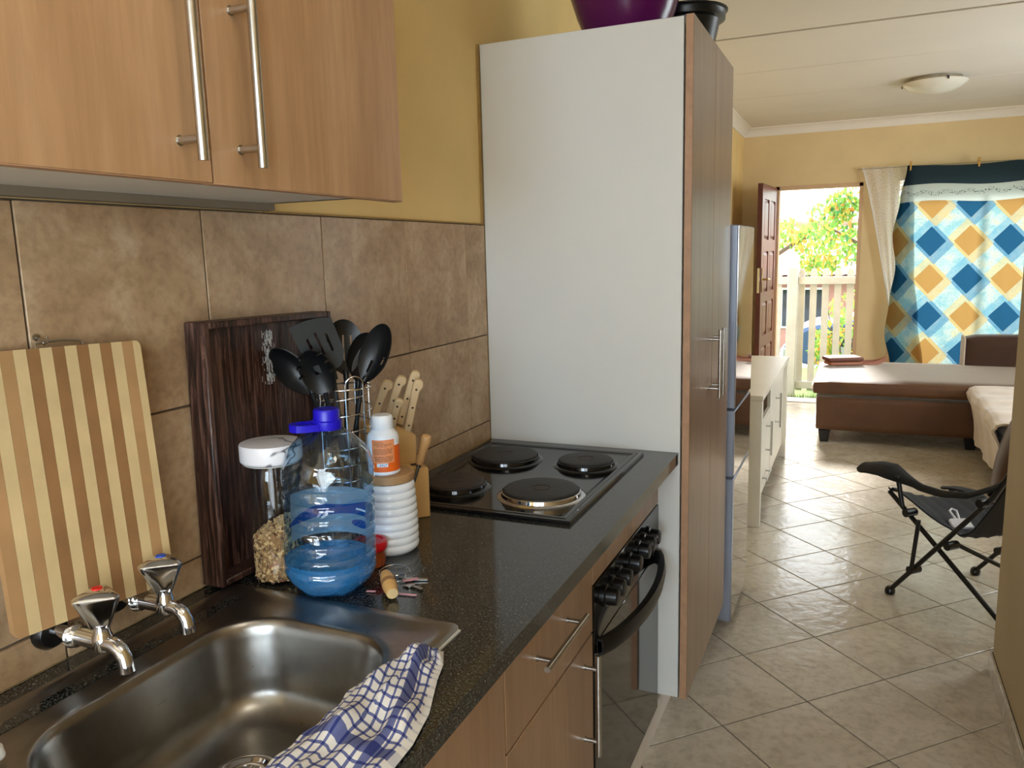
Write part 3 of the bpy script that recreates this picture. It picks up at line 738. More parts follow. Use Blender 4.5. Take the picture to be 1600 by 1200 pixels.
def sink():
    t = thing('sink', 'stainless steel kitchen sink with a deep rounded bowl', 'sink', (0.28, -1.5, 0.9))
    NB = 14
    def rr(x0, x1, y0, y1_, r, z):
        pts = []
        for cx, cy, a0 in ((x1 - r, y1_ - r, 0), (x0 + r, y1_ - r, PI / 2), (x0 + r, y0 + r, PI), (x1 - r, y0 + r, 1.5 * PI)):
            for k in range(NB + 1): pts.append((cx + r * math.cos(a0 + PI / 2 * k / NB), cy + r * math.sin(a0 + PI / 2 * k / NB), z))
        return pts
    ox0, ox1, oy0, oy1 = 0.046, 0.507, -2.06, -1.175
    bx0, bx1, by0, by1 = 0.143, 0.455, -1.675, -1.252
    L = [rr(ox0, ox1, oy0, oy1, 0.02, 0.9005), rr(ox0, ox1, oy0, oy1, 0.02, 0.9030), rr(ox0 + 0.003, ox1 - 0.003, oy0 + 0.003, oy1 - 0.003, 0.018, 0.9045),
         rr(ox0 + 0.022, ox1 - 0.022, oy0 + 0.022, oy1 - 0.022, 0.03, 0.9042), rr(ox0 + 0.032, ox1 - 0.032, oy0 + 0.032, oy1 - 0.032, 0.03, 0.8995),
         rr(bx0 - 0.012, bx1 + 0.012, by0 - 0.012, by1 + 0.012, 0.104, 0.8985), rr(bx0 - 0.002, bx1 + 0.002, by0 - 0.002, by1 + 0.002, 0.096, 0.8990), rr(bx0 + 0.001, bx1 - 0.001, by0 + 0.001, by1 - 0.001, 0.094, 0.8975),
         rr(bx0 + 0.005, bx1 - 0.005, by0 + 0.005, by1 - 0.005, 0.092, 0.886)]
    for k in range(1, 8):
        s = k / 7; L.append(rr(bx0 + 0.005 + 0.016 * s, bx1 - 0.005 - 0.016 * s, by0 + 0.005 + 0.016 * s, by1 - 0.005 - 0.016 * s, 0.090 - 0.004 * s, 0.886 - 0.082 * s))
    for k in range(1, 9):
        a = PI / 2 * k / 8; e = 0.021 + 0.05 * (1 - math.cos(a)); L.append(rr(bx0 + e, bx1 - e, by0 + e, by1 - e, max(0.086 - 0.02 * (1 - math.cos(a)), 0.03), 0.804 - 0.05 * math.sin(a)))
    dcx, dcy, zf = 0.285, -1.430, 0.7505
    n = len(L[0]); last = L[-1]
    for k in range(1, 6):
        s = k / 6; tgt = []
        for j in range(n):
            px, py, _ = last[j]; a = math.atan2(py - dcy, px - dcx); q = (dcx + 0.05 * math.cos(a), dcy + 0.05 * math.sin(a))
            tgt.append((px + (q[0] - px) * s * 1.2 if s * 1.2 < 1 else q[0], py + (q[1] - py) * s * 1.2 if s * 1.2 < 1 else q[1], 0.754 - 0.0035 * s))
        L.append(tgt)
    mb = MB(); mb.rings(L, cap0=False, cap1=True)
    obj('basin', mb, 'sink_steel', t, 60)
    dr = MB(); dr.lathe([(0.050, 0.7500), (0.050, 0.7545), (0.046, 0.756), (0.041, 0.755), (0.037, 0.7515), (0.033, 0.751), (0.032, 0.7525), (0.029, 0.7525), (0.027, 0.749), (0.0, 0.748)], (dcx, dcy, 0), 40)
    d = obj('drain', dr, 'chrome', t)
    gr = MB()
    for k in range(4):
        a = PI * k / 4 + 0.3; gr.cyl((dcx - 0.026 * math.cos(a), dcy - 0.026 * math.sin(a), 0.7515), (dcx + 0.026 * math.cos(a), dcy + 0.026 * math.sin(a), 0.7515), 0.0022, n=6)
    gr.ball((dcx, dcy, 0.7525), 0.006, 2)
    obj('strainer', gr, 'brushed_steel', d)
    ho = MB(); ho.lathe([(0.026, 0.7492), (0.0, 0.7494)], (dcx, dcy, 0), 20, True, True); obj('drain_hole', ho, 'dark_gap', d)
    cl = MB(); cl.box(ox1 - 0.001, -1.32, 0.8995, ox1 + 0.004, -1.19, 0.9025); obj('sealant', cl, 'grey_melamine', t)
sink()

def tap(y, z, red, label):
    t = thing('tap', label, 'tap', (0.0065, y, z))
    pp = MB(); pp.cyl((0.0065, y, z), (0.06, y, z), 0.0095, n=16)
    obj('pipe', pp, 'chrome', t)
    cup = MB(); cup.rings([[(x, y + 0.0 + r * math.cos(2 * PI * j / 24), z - 0.004 + r * math.sin(2 * PI * j / 24)) for j in range(24)] for x, r in ((0.0066, 0.026), (0.014, 0.026), (0.022, 0.021), (0.024, 0.013))])
    obj('wall_flange', cup, 'black_plastic', t)['label'] = 'black flange at the wall'
    b = MB()
    b.rings([[(x, y + r * math.cos(2 * PI * j / 24), z + r * math.sin(2 * PI * j / 24)) for j in range(24)] for x, r in
             ((0.058, 0.010), (0.060, 0.0165), (0.063, 0.0185), (0.066, 0.0165), (0.068, 0.0145), (0.071, 0.0165), (0.074, 0.0145), (0.077, 0.0125), (0.110, 0.0125), (0.118, 0.0115))])
    b.lathe([(0.010, z - 0.013), (0.0135, z - 0.008), (0.0135, z + 0.008), (0.011, z + 0.014), (0.011, z + 0.026)], (0.119, y, 0), 24)
    obj('body', b, 'chrome', t)
    sp = MB(); pts = [(0.119, y, z - 0.002), (0.131, y, z - 0.001), (0.142, y, z - 0.002), (0.152, y, z - 0.008), (0.158, y, z - 0.018), (0.160, y, z - 0.030), (0.1605, y, z - 0.036)]
    sp.tube(pts, [0.0115, 0.0105, 0.0105, 0.0105, 0.0105, 0.0102, 0.0108], 18); sp.lathe([(0.0075, z - 0.0362), (0.0, z - 0.0352)], (0.1605, y, 0), 18)
    obj('spout', sp, 'chrome', t, 60)
    hd = MB(); n = 48; z0 = z + 0.022; loops = []
    for h, R, k in ((-0.002, 0.013, 0.4), (0.001, 0.017, 1.0), (0.0420, 0.0405, 1.0), (0.0450, 0.0412, 1.0), (0.0468, 0.0395, 1.0), (0.0520, 0.028, 0.9), (0.0545, 0.017, 0.4), (0.0552, 0.008, 0)):
        lp = []
        for j in range(n):
            a = 2 * PI * j / n; base = 3
            seg = (a + PI / 3 + 0.9) % (2 * PI / 3) - PI / 3
            tri = 0.5 / max(0.5, math.cos(seg)) if False else (math.cos(PI / 3) / math.cos(seg)) * 1.0
            f = (1 - k) * 0.62 + k * min(0.80, tri)
            lp.append((0.119 + R * f * math.cos(a), y + R * f * math.sin(a), z0 + h))
        loops.append(lp)
    hd.rings(loops)
    h = obj('knob', hd, 'chrome', t, 28)
    dot = MB(); dot.lathe([(0.0075, z0 + 0.0545), (0.0072, z0 + 0.0562), (0.004, z0 + 0.0568), (0.0, z0 + 0.057)], (0.119, y, 0), 20)
    obj('dot', dot, 'hot_red' if red else 'cold_blue', h)['label'] = 'red hot-water dot' if red else 'blue cold-water dot'
tap(-1.497, 0.960, True, 'chrome wall tap with a red dot, the nearer of the pair')
tap(-1.388, 0.966, False, 'chrome wall tap with a blue dot, farther from the sink front')

def hob():
    t = thing('hob', 'black enamel electric hob with four round hotplates', 'hob', (0.27, -0.372, 0.9))
    x0, x1, y0, y1_ = 0.024, 0.512, -0.684, -0.062
    def lp(e, z): return [(x0 + e, y0 + e, z), (x1 - e, y0 + e, z), (x1 - e, y1_ - e, z), (x0 + e, y1_ - e, z)]
    mb = MB(); mb.rings([lp(0.0, 0.9002), lp(0.0, 0.905), lp(0.003, 0.9085), lp(0.010, 0.9095), lp(0.014, 0.9085), lp(0.017, 0.9098), lp(0.024, 0.9095), lp(0.032, 0.9055), lp(0.036, 0.905)])
    obj('tray', mb, 'black_enamel', t, 20)
    for (x, y, r, mat, ringm, lb) in ((0.165, -0.243, 0.090, 'cast_iron', 'black_enamel', 'large black hotplate at the back left'), (0.395, -0.228, 0.0725, 'cast_iron', 'black_enamel', 'small black hotplate at the back right'),
                                  (0.380, -0.518, 0.090, 'cast_iron', 'chrome', 'large black hotplate with a bare shiny steel rim'), (0.155, -0.525, 0.0725, 'cast_iron_brown', 'black_enamel', 'small brownish hotplate beside the knife block')):
        p = MB(); p.lathe([(r, 0.914), (r, 0.9215), (r - 0.003, 0.9235), (r - 0.006, 0.924), (0.024, 0.924), (0.022, 0.9225), (0.0, 0.9225)], (x, y, 0), 48)
        o = obj('hotplate', p, mat, t, 25); o['label'] = lb
        q = MB(); q.lathe([(r + 0.016, 0.9055), (r + 0.012, 0.9085), (r + 0.006, 0.9095), (r + 0.0045, 0.917), (r + 0.002, 0.9185), (r + 0.0003, 0.917), (r + 0.0003, 0.906)], (x, y, 0), 48, False, False)
        obj('spill_ring', q, ringm, o)
        c = MB(); c.lathe([(0.020, 0.9226), (0.019, 0.9236), (0.0, 0.9238)], (x, y, 0), 24); obj('centre_disc', c, 'cast_iron_brown', o)
hob()

def tall_cabinet():
    t = thing('tall_cabinet', 'tall cupboard with a plain white side panel and beech-look doors', 'cabinet', (0.3, 0.35, 0.0))
    b = MB(); Z0, Z1 = 0.142, 2.076
    b.box(0.007, 0.690, Z0, 0.602, 0.706, Z1); b.box(0.007, 0.017, Z0, 0.602, 0.689, Z0 + 0.016); b.box(0.007, 0.017, Z1 - 0.016, 0.602, 0.689, Z1); b.box(0.007, 0.017, Z0 + 0.017, 0.011, 0.689, Z1 - 0.017)
    for z in (0.55, 0.95, 1.35, 1.72): b.box(0.012, 0.017, z, 0.57, 0.689, z + 0.016)
    obj('carcass', b, 'white_melamine', t)
    obj('side_panel', MB().box(0.007, 0.0, Z0, 0.602, 0.016, Z1, 0.0012), 'white_melamine', t)['label'] = 'plain white side panel facing the hob'
    for ya in (0.0, 0.690): obj('foot_rail', MB().box(0.1, ya, 0.0, 0.5, ya + 0.016, Z0 - 0.001), 'white_melamine', t)
    for y0, y1_, hy, lb in ((0.002, 0.3525, 0.318, 'nearer door'), (0.3555, 0.706, 0.390, 'farther door')):
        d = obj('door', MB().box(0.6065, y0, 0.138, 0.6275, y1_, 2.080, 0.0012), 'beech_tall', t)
        obj('edge_band', MB().box(0.6068, y0 - 0.0012, 0.140, 0.6268, y0 + 0.0006, 2.078), 'edge_band', d)
        bar_handle(d, (0.660, hy, 1.005 if hy < 0.35 else 1.005), (0.660, hy, 1.222), (0.14, 0.86), (-0.0325, 0, 0), 0.006)
tall_cabinet()

def fridge():
    t = thing('fridge', 'tall grey fridge with mirror-bright doors beyond the tall cupboard', 'fridge', (0.34, 1.0, 0.0))
    y0, y1_ = 0.78, 1.235
    obj('body', MB().box(0.05, y0, 0.03, 0.580, y1_, 1.553, 0.006), 'fridge_grey', t)
    for z0, z1 in ((0.035, 0.608), (0.618, 0.872), (0.882, 1.556)):
        d = obj('door', MB().box(0.588, y0 - 0.002, z0, 0.6445, y1_ + 0.002, z1, 0.003), 'fridge_grey', t)
        obj('mirror_face', MB().box(0.6443, y0 + 0.004, z0 + 0.004, 0.6465, y1_ - 0.004, z1 - 0.004), 'fridge_mirror', d)['label'] = 'mirror-bright door face'
    obj('gasket', MB().box(0.580, y0 + 0.006, 0.04, 0.589, y1_ - 0.006, 1.55), 'rubber', t)
    for x in (0.1, 0.55):
        for y in (y0 + 0.06, y1_ - 0.06): f = MB(); f.cyl((x, y, 0), (x, y, 0.031), 0.018, n=12); obj('foot', f, 'rubber', t)
fridge()

# ================================================================== things on the counter and on top of the cupboard
def basin_profile(pts, wall=0.003):
    return pts + [(max(r - wall, 0.0), z + (wall if i == len(pts) - 1 else 0)) for i, (r, z) in []]

def bowls():
    z = 2.077
    mb = MB(); c = (0.385, 0.215, z)
    mb.lathe([(0.0, 0.0), (0.10, 0.0), (0.108, 0.006), (0.122, 0.03), (0.142, 0.075), (0.160, 0.13), (0.172, 0.17), (0.186, 0.178), (0.188, 0.184), (0.184, 0.186), (0.170, 0.178), (0.156, 0.13), (0.138, 0.077), (0.118, 0.033), (0.1, 0.006), (0.0, 0.005)], c, 48)
    tag(obj('plastic_basin', mb, 'purple_plastic'), 'purple plastic basin on top of the tall cupboard', 'basin')
    mb = MB(); c = (0.495, 0.545, z)
    mb.lathe([(0.0, 0.0), (0.075, 0.0), (0.084, 0.008), (0.098, 0.07), (0.108, 0.115), (0.110, 0.122), (0.126, 0.126), (0.1275, 0.146), (0.130, 0.150), (0.134, 0.152), (0.134, 0.156), (0.124, 0.157), (0.121, 0.150), (0.106, 0.115), (0.094, 0.07), (0.08, 0.012), (0.0, 0.008)], c, 48)
    tag(obj('plastic_bowl', mb, 'bowl_black'), 'black plastic bowl with a stepped rim on top of the tall cupboard', 'bowl')
bowls()

def frame_from(tr, xaxis, yaxis, zaxis):
    return Matrix(((xaxis.x, yaxis.x, zaxis.x, tr.x), (xaxis.y, yaxis.y, zaxis.y, tr.y), (xaxis.z, yaxis.z, zaxis.z, tr.z), (0, 0, 0, 1)))

def cutting_board():
    k = 0.987; C = Vector((1.0511, -2.1973, 1.4706))
    P = [C + (Vector(p) - C) * k for p in ((0.0343, -1.3123, 1.3541), (0.0775, -1.3301, 0.9751), (0.0052, -1.5513, 1.362))]
    yl = (P[0] - P[2]).normalized(); zd = (P[0] - P[1]).normalized(); zd = (zd - yl * zd.dot(yl)).normalized(); xn = yl.cross(zd)
    W, Hh, T = 0.238, 0.377, 0.012
    m = frame_from(P[0], xn, yl, zd)     # local: x out of the wall, y towards the right edge (0 at right), z up (0 at top)
    t = thing('cutting_board', 'striped bamboo cutting board hanging on the tiles above the taps', 'cutting board', P[1] * 0.5 + (P[1] + P[2] - P[0]) * 0.5)
    widths = [0.0125] + [0.0171] * 13; tones = ['bamboo_light', 'bamboo_mid', 'bamboo_light', 'bamboo_dark', 'bamboo_light', 'bamboo_dark', 'bamboo_light', 'bamboo_dark', 'bamboo_light', 'bamboo_dark', 'bamboo_light', 'bamboo_mid', 'bamboo_light', 'bamboo_mid']
    y = 0.0; tot = sum(widths); sc = W / tot
    for i, w in enumerate(widths):
        a = y - w * sc; b = y
        mb = MB(m)
        if i == 0: mb.prism([(a + .0002, -Hh), (b - 0.006, -Hh), (b - 0.0015, -Hh + 0.004), (b, -Hh + 0.01), (b, -0.01), (b - 0.0015, -0.004), (b - 0.006, 0.0), (a + .0002, 0.0)], -T, 0.0, 'x')
        elif i == len(widths) - 1: mb.prism([(a, -Hh + 0.01), (a + 0.006, -Hh), (b - .0002, -Hh), (b - .0002, 0), (a + 0.006, 0), (a, -0.01)], -T, 0.0, 'x')
        else: mb.box(-T, a + .0002, -Hh, 0.0, b - .0002, 0.0)
        obj('strip', mb, tones[i], t); y = a
    hk = MB(m); yc = -0.118
    hk.tube([(-T / 2, yc - 0.035, 0.0), (-T / 2, yc - 0.034, 0.006), (-T / 2, yc - 0.02, 0.008), (-T / 2, yc, 0.009), (-T / 2, yc + 0.018, 0.008), (-T / 2, yc + 0.03, 0.006), (-T / 2, yc + 0.031, 0.0)], 0.0016, 8)
    obj('hanging_wire', hk, 'brushed_steel', t)
    q = m @ Vector((-T / 2, yc - 0.022, 0.008)); h = MB()
    h.tube([(0.0066, q.y, q.z + 0.006), (0.014, q.y, q.z + 0.004), (q.x, q.y, q.z - 0.003), (q.x + 0.006, q.y, q.z), (q.x + 0.007, q.y, q.z + 0.008)], 0.0018, 8); h.cyl((0.0066, q.y, q.z + 0.006), (0.009, q.y, q.z + 0.006), 0.005, n=14)
    tag(obj('wall_hook', h, 'brushed_steel'), 'small metal hook on the tiles holding the striped board', 'hook')
cutting_board()

def tray():
    a = -0.020; W, Hh, D = 0.348, 0.464, 0.046
    m = Matrix.Translation((0.0555, -1.2100, 0.9078)) @ Matrix.Rotation(a, 4, 'X')
    t = thing('wooden_tray', 'dark brown wooden tray standing on edge against the tiles', 'tray', (0.035, -1.03, 0.9))
    obj('base_board', MB(m).box(-D + 0.002, 0.012, 0.012, -D + 0.008, W - 0.012, Hh - 0.012), 'dark_wood', t)
    r = 0.012
    obj('rim', MB(m).box(-D, 0, 0, 0, r, Hh, 0.002), 'dark_wood', t); obj('rim', MB(m).box(-D, W - r, 0, 0, W, Hh, 0.002), 'dark_wood', t)
    obj('rim', MB(m).box(-D, r, 0, 0, W - r, r, 0.002), 'dark_wood', t); obj('rim', MB(m).box(-D, r, Hh - r, 0, W - r, Hh, 0.002), 'dark_wood', t)
    w = MB(m); random.seed(3)
    for k in range(200):
        z = Hh - 0.026 - random.random() ** 0.8 * 0.10; y = 0.196 + 0.10 * (Hh - 0.026 - z) * random.choice((-1, 1)) * random.random() + random.gauss(0, 0.007); l = random.uniform(0.002, 0.012)
        w.box(-D + 0.0079, y, z - l, -D + 0.0083, y + random.uniform(0.0004, 0.0014), z)
    s_ = obj('wear_marks', w, 'grey_melamine', t); s_['kind'] = 'stuff'; s_['label'] = 'pale scuffed patch near the top'
tray()

def jar():
    x, y, z = 0.1065, -1.1205, 0.9004
    t = thing('storage_jar', 'tall glass jar of muesli with a white marbled lid', 'jar', (x, y, z))
    g = MB(); g.lathe([(0.0, 0.001), (0.036, 0.0), (0.0415, 0.004), (0.0432, 0.012), (0.0435, 0.10), (0.0435, 0.195), (0.0405, 0.206), (0.040, 0.222)], (x, y, z), 48, True, False)
    obj('glass', g, 'jar_glass', t, 60)
    l = MB(); l.lathe([(0.0, 0.221), (0.0515, 0.221), (0.0535, 0.223), (0.0540, 0.226), (0.0540, 0.251), (0.0530, 0.2535), (0.051, 0.254), (0.0, 0.254)], (x, y, z), 56)
    obj('lid', l, 'marble_lid', t)
    s_ = MB(); s_.lathe([(0.044, 0.217), (0.049, 0.2175), (0.050, 0.2195), (0.044, 0.2205)], (x, y, z), 48); obj('seal', s_, 'grey_melamine', t)
    # muesli: a heap sloping up to the right, made of flakes
    random.seed(11); m = MB(); R = 0.0405
    def top(px, py): return 0.100 + 0.42 * (0.78 * px + 0.63 * py)
    lo = [[(x + R * f * math.cos(2 * PI * j / 40), y + R * f * math.sin(2 * PI * j / 40), z + h) for j in range(40)] for f, h in ((0.80, 0.004), (0.96, 0.010))]
    for f in (0.97, 0.97, 0.6, 0.05):
        lo.append([(x + R * f * math.cos(2 * PI * j / 40), y + R * f * math.sin(2 * PI * j / 40), z + top(R * f * math.cos(2 * PI * j / 40), R * f * math.sin(2 * PI * j / 40)) - 0.002) for j in range(40)])
    m.rings(lo)
    fl_ = [MB(), MB(), MB()]
    for k in range(1500):
        a = random.uniform(0, 2 * PI); ca, sa = math.cos(a), math.sin(a)
        if random.random() < 0.72: rr_ = R * 0.985; zz = random.uniform(0.006, top(rr_ * ca, rr_ * sa)); 
        else: rr_ = R * math.sqrt(random.random()) * 0.97; zz = top(rr_ * ca, rr_ * sa)
        rt = Matrix.Translation((x + rr_ * ca, y + rr_ * sa, z + zz)) @ Euler((random.uniform(0, 6), random.uniform(0, 6), random.uniform(0, 6))).to_matrix().to_4x4()
        q = random.random(); tgt = fl_[0] if q < 0.80 else (fl_[1] if q < 0.96 else fl_[2])
        b = random.uniform(0.0026, 0.0052); mb = tgt; mb.M = rt
        mb.rings([[(b, 0, -.0003), (0, b * .7, -.0003), (-b, 0, -.0003), (0, -b * .7, -.0003)], [(b * .8, 0, .0004), (0, b * .6, .0004), (-b * .8, 0, .0004), (0, -b * .6, .0004)]])
    for f, mat in zip(fl_, ('oats', 'oat_dark', 'oat_pink')):
        b0 = f.bm
    o = obj('muesli', m, 'oat_core'); tag(o, 'muesli of oat flakes filling the lower half of the glass jar', 'muesli'); o['kind'] = 'stuff'
    for f, mat, nm in zip(fl_, ('oats', 'oat_dark', 'oat_pink'), ('oat_flakes', 'dark_pieces', 'pink_pieces')):
        q = obj(nm, f, mat, o); q['kind'] = 'stuff'
jar()

def water_bottle():
    base = Vector((0.2225, -1.1255, 0.9048))
    m = Matrix.Translation(base) @ Matrix.Rotation(math.radians(1.9), 4, Vector((-0.63, 0.78, 0)))
    t = thing('water_bottle', 'large clear bluish five-litre plastic water bottle with a dark blue cap', 'bottle', base)
    def rad(z):
        if z < 0.035: return 0.056 + 0.021 * math.sin(PI / 2 * max(z, 0) / 0.035)
        if z < 0.188:
            r = 0.0775; ph = ((z - 0.035) / 0.0235) % 1.0
            return r + 0.0013 - 0.0030 * math.exp(-((ph - 0.5) / 0.13) ** 2)
        s = (z - 0.188) / 0.097
        return 0.0788 - 0.0565 * max(0, min(1, s)) ** 3.0
    zs = [0.0003 + 0.285 * k / 114 for k in range(115)]
    n = 64; loops = []
    for z in zs:
        lp = []
        for j in range(n):
            a = 2 * PI * j / n; r = rad(z)
            if z < 0.03: r -= 0.0042 * (1 - z / 0.03) * (0.5 + 0.5 * math.cos(6 * a))
            if z > 0.19: r += 0.0034 * (abs(math.sin(4.5 * a + 1.2)) - 0.6) * min(1, (z - 0.19) / 0.03) * max(0, (0.28 - z) / 0.09)
            if 0.08 < z < 0.20: r -= 0.0035 * max(0, math.cos(a - 4.1)) ** 8 * math.sin((z - 0.08) / 0.12 * PI)
            lp.append((r * math.cos(a), r * math.sin(a), z + (0.004 * (0.5 + 0.5 * math.cos(6 * a)) if z < 0.002 else 0)))
        loops.append(lp)
    loops += [[(0.0215 * math.cos(2 * PI * j / n), 0.0215 * math.sin(2 * PI * j / n), 0.293) for j in range(n)]]
    b = MB(m); b.rings(loops, True, False)
    obj('bottle_wall', b, 'bottle_plastic', t, 60)
    w = MB(m); wl_ = []
    for z in [0.004 + 0.052 * k / 18 for k in range(19)]:
        wl_.append([((rad(z) - 0.0022 - 0.004 * max(0, 1 - z / 0.03) * (0.5 + 0.5 * math.cos(6 * 2 * PI * j / n))) * math.cos(2 * PI * j / n), (rad(z) - 0.0022 - 0.004 * max(0, 1 - z / 0.03) * (0.5 + 0.5 * math.cos(6 * 2 * PI * j / n))) * math.sin(2 * PI * j / n), z) for j in range(n)])
    w.rings(wl_)
    obj('water', w, 'water', t, 60)['label'] = 'shallow clear blue water at the bottom'
    cp = MB(m); cp.lathe([(0.0252, 0.2815), (0.0258, 0.283), (0.0258, 0.296), (0.0225, 0.298), (0.0222, 0.300), (0.0222, 0.3125), (0.0205, 0.316), (0.0, 0.3165)], (0, 0, 0), 40)
    c = obj('cap', cp, 'cap_blue', t)
    hd = MB(m @ Matrix.Rotation(math.atan2(-0.63, -0.78) + 0.25, 4, 'Z')); z0 = 0.2875
    def arc(rx, z): return [(0.0, 0.0)]
    outer = [(0.018, 0.020), (0.040, 0.0205), (0.056, 0.017), (0.062, 0.008), (0.0635, 0.0), (0.062, -0.008), (0.056, -0.017), (0.040, -0.0205), (0.018, -0.020)]
    inner = [(0.018, 0.013), (0.038, 0.0135), (0.050, 0.011), (0.054, 0.005), (0.055, 0.0), (0.054, -0.005), (0.050, -0.011), (0.038, -0.0135), (0.018, -0.013)]
    hd.rings([[(ox, oy, z0 - 0.006), (ox, oy, z0 + 0.006), (ix, iy, z0 + 0.006), (ix, iy, z0 - 0.006)] for (ox, oy), (ix, iy) in zip(outer, inner)])
    obj('handle', hd, 'cap_blue', c)
    # printed film label wrapped round the far side
    def film(z0, z1, a0, a1, mat, nm, lb, r=0.0745):
        f = MB(m); f.sheet(24, 2, lambda u, v: (r * math.cos(a0 + (a1 - a0) * u), r * math.sin(a0 + (a1 - a0) * u), z0 + (z1 - z0) * v)); o = obj(nm, f, mat, t); o['label'] = lb
    film(0.072, 0.158, 0.0, 3.3, 'label_film_pale', 'label', 'pale blue see-through label round the far side')
    f = MB(m); r = 0.0738
    f.sheet(36, 3, lambda u, v: (r * math.cos(0.7 + 2.7 * u), r * math.sin(0.7 + 2.7 * u), 0.104 + 0.004 * math.sin(u * 5) + v * (0.026 + 0.007 * math.sin(u * 9 + 1)) * (1 - 0.75 * u ** 2.5)))
    obj('label_band', f, 'label_film_dark', t)['label'] = 'dark blue wavy band of the label'
    f = MB(m); r = 0.0736
    f.sheet(10, 8, lambda u, v: (r * math.cos(1.35 + 0.30 * (2 * u - 1) * math.sqrt(max(0, 1 - (2 * v - 1) ** 2))), r * math.sin(1.35 + 0.30 * (2 * u - 1) * math.sqrt(max(0, 1 - (2 * v - 1) ** 2))), 0.084 + 0.016 * v))
    obj('label_oval', f, 'label_film_dark', t)
    p = MB(m)
    for k in range(7):
        a = 1.15 + 0.055 * k; p.box(0.0725 * math.cos(a) - 0.001, 0.0725 * math.sin(a) - 0.001, 0.1175, 0.0725 * math.cos(a) + 0.0012, 0.0725 * math.sin(a) + 0.0012, 0.1205)
    pr = obj('label_print', p, 'paper_white', t); pr['kind'] = 'stuff'; pr['label'] = 'tiny white print on the dark band'
water_bottle()

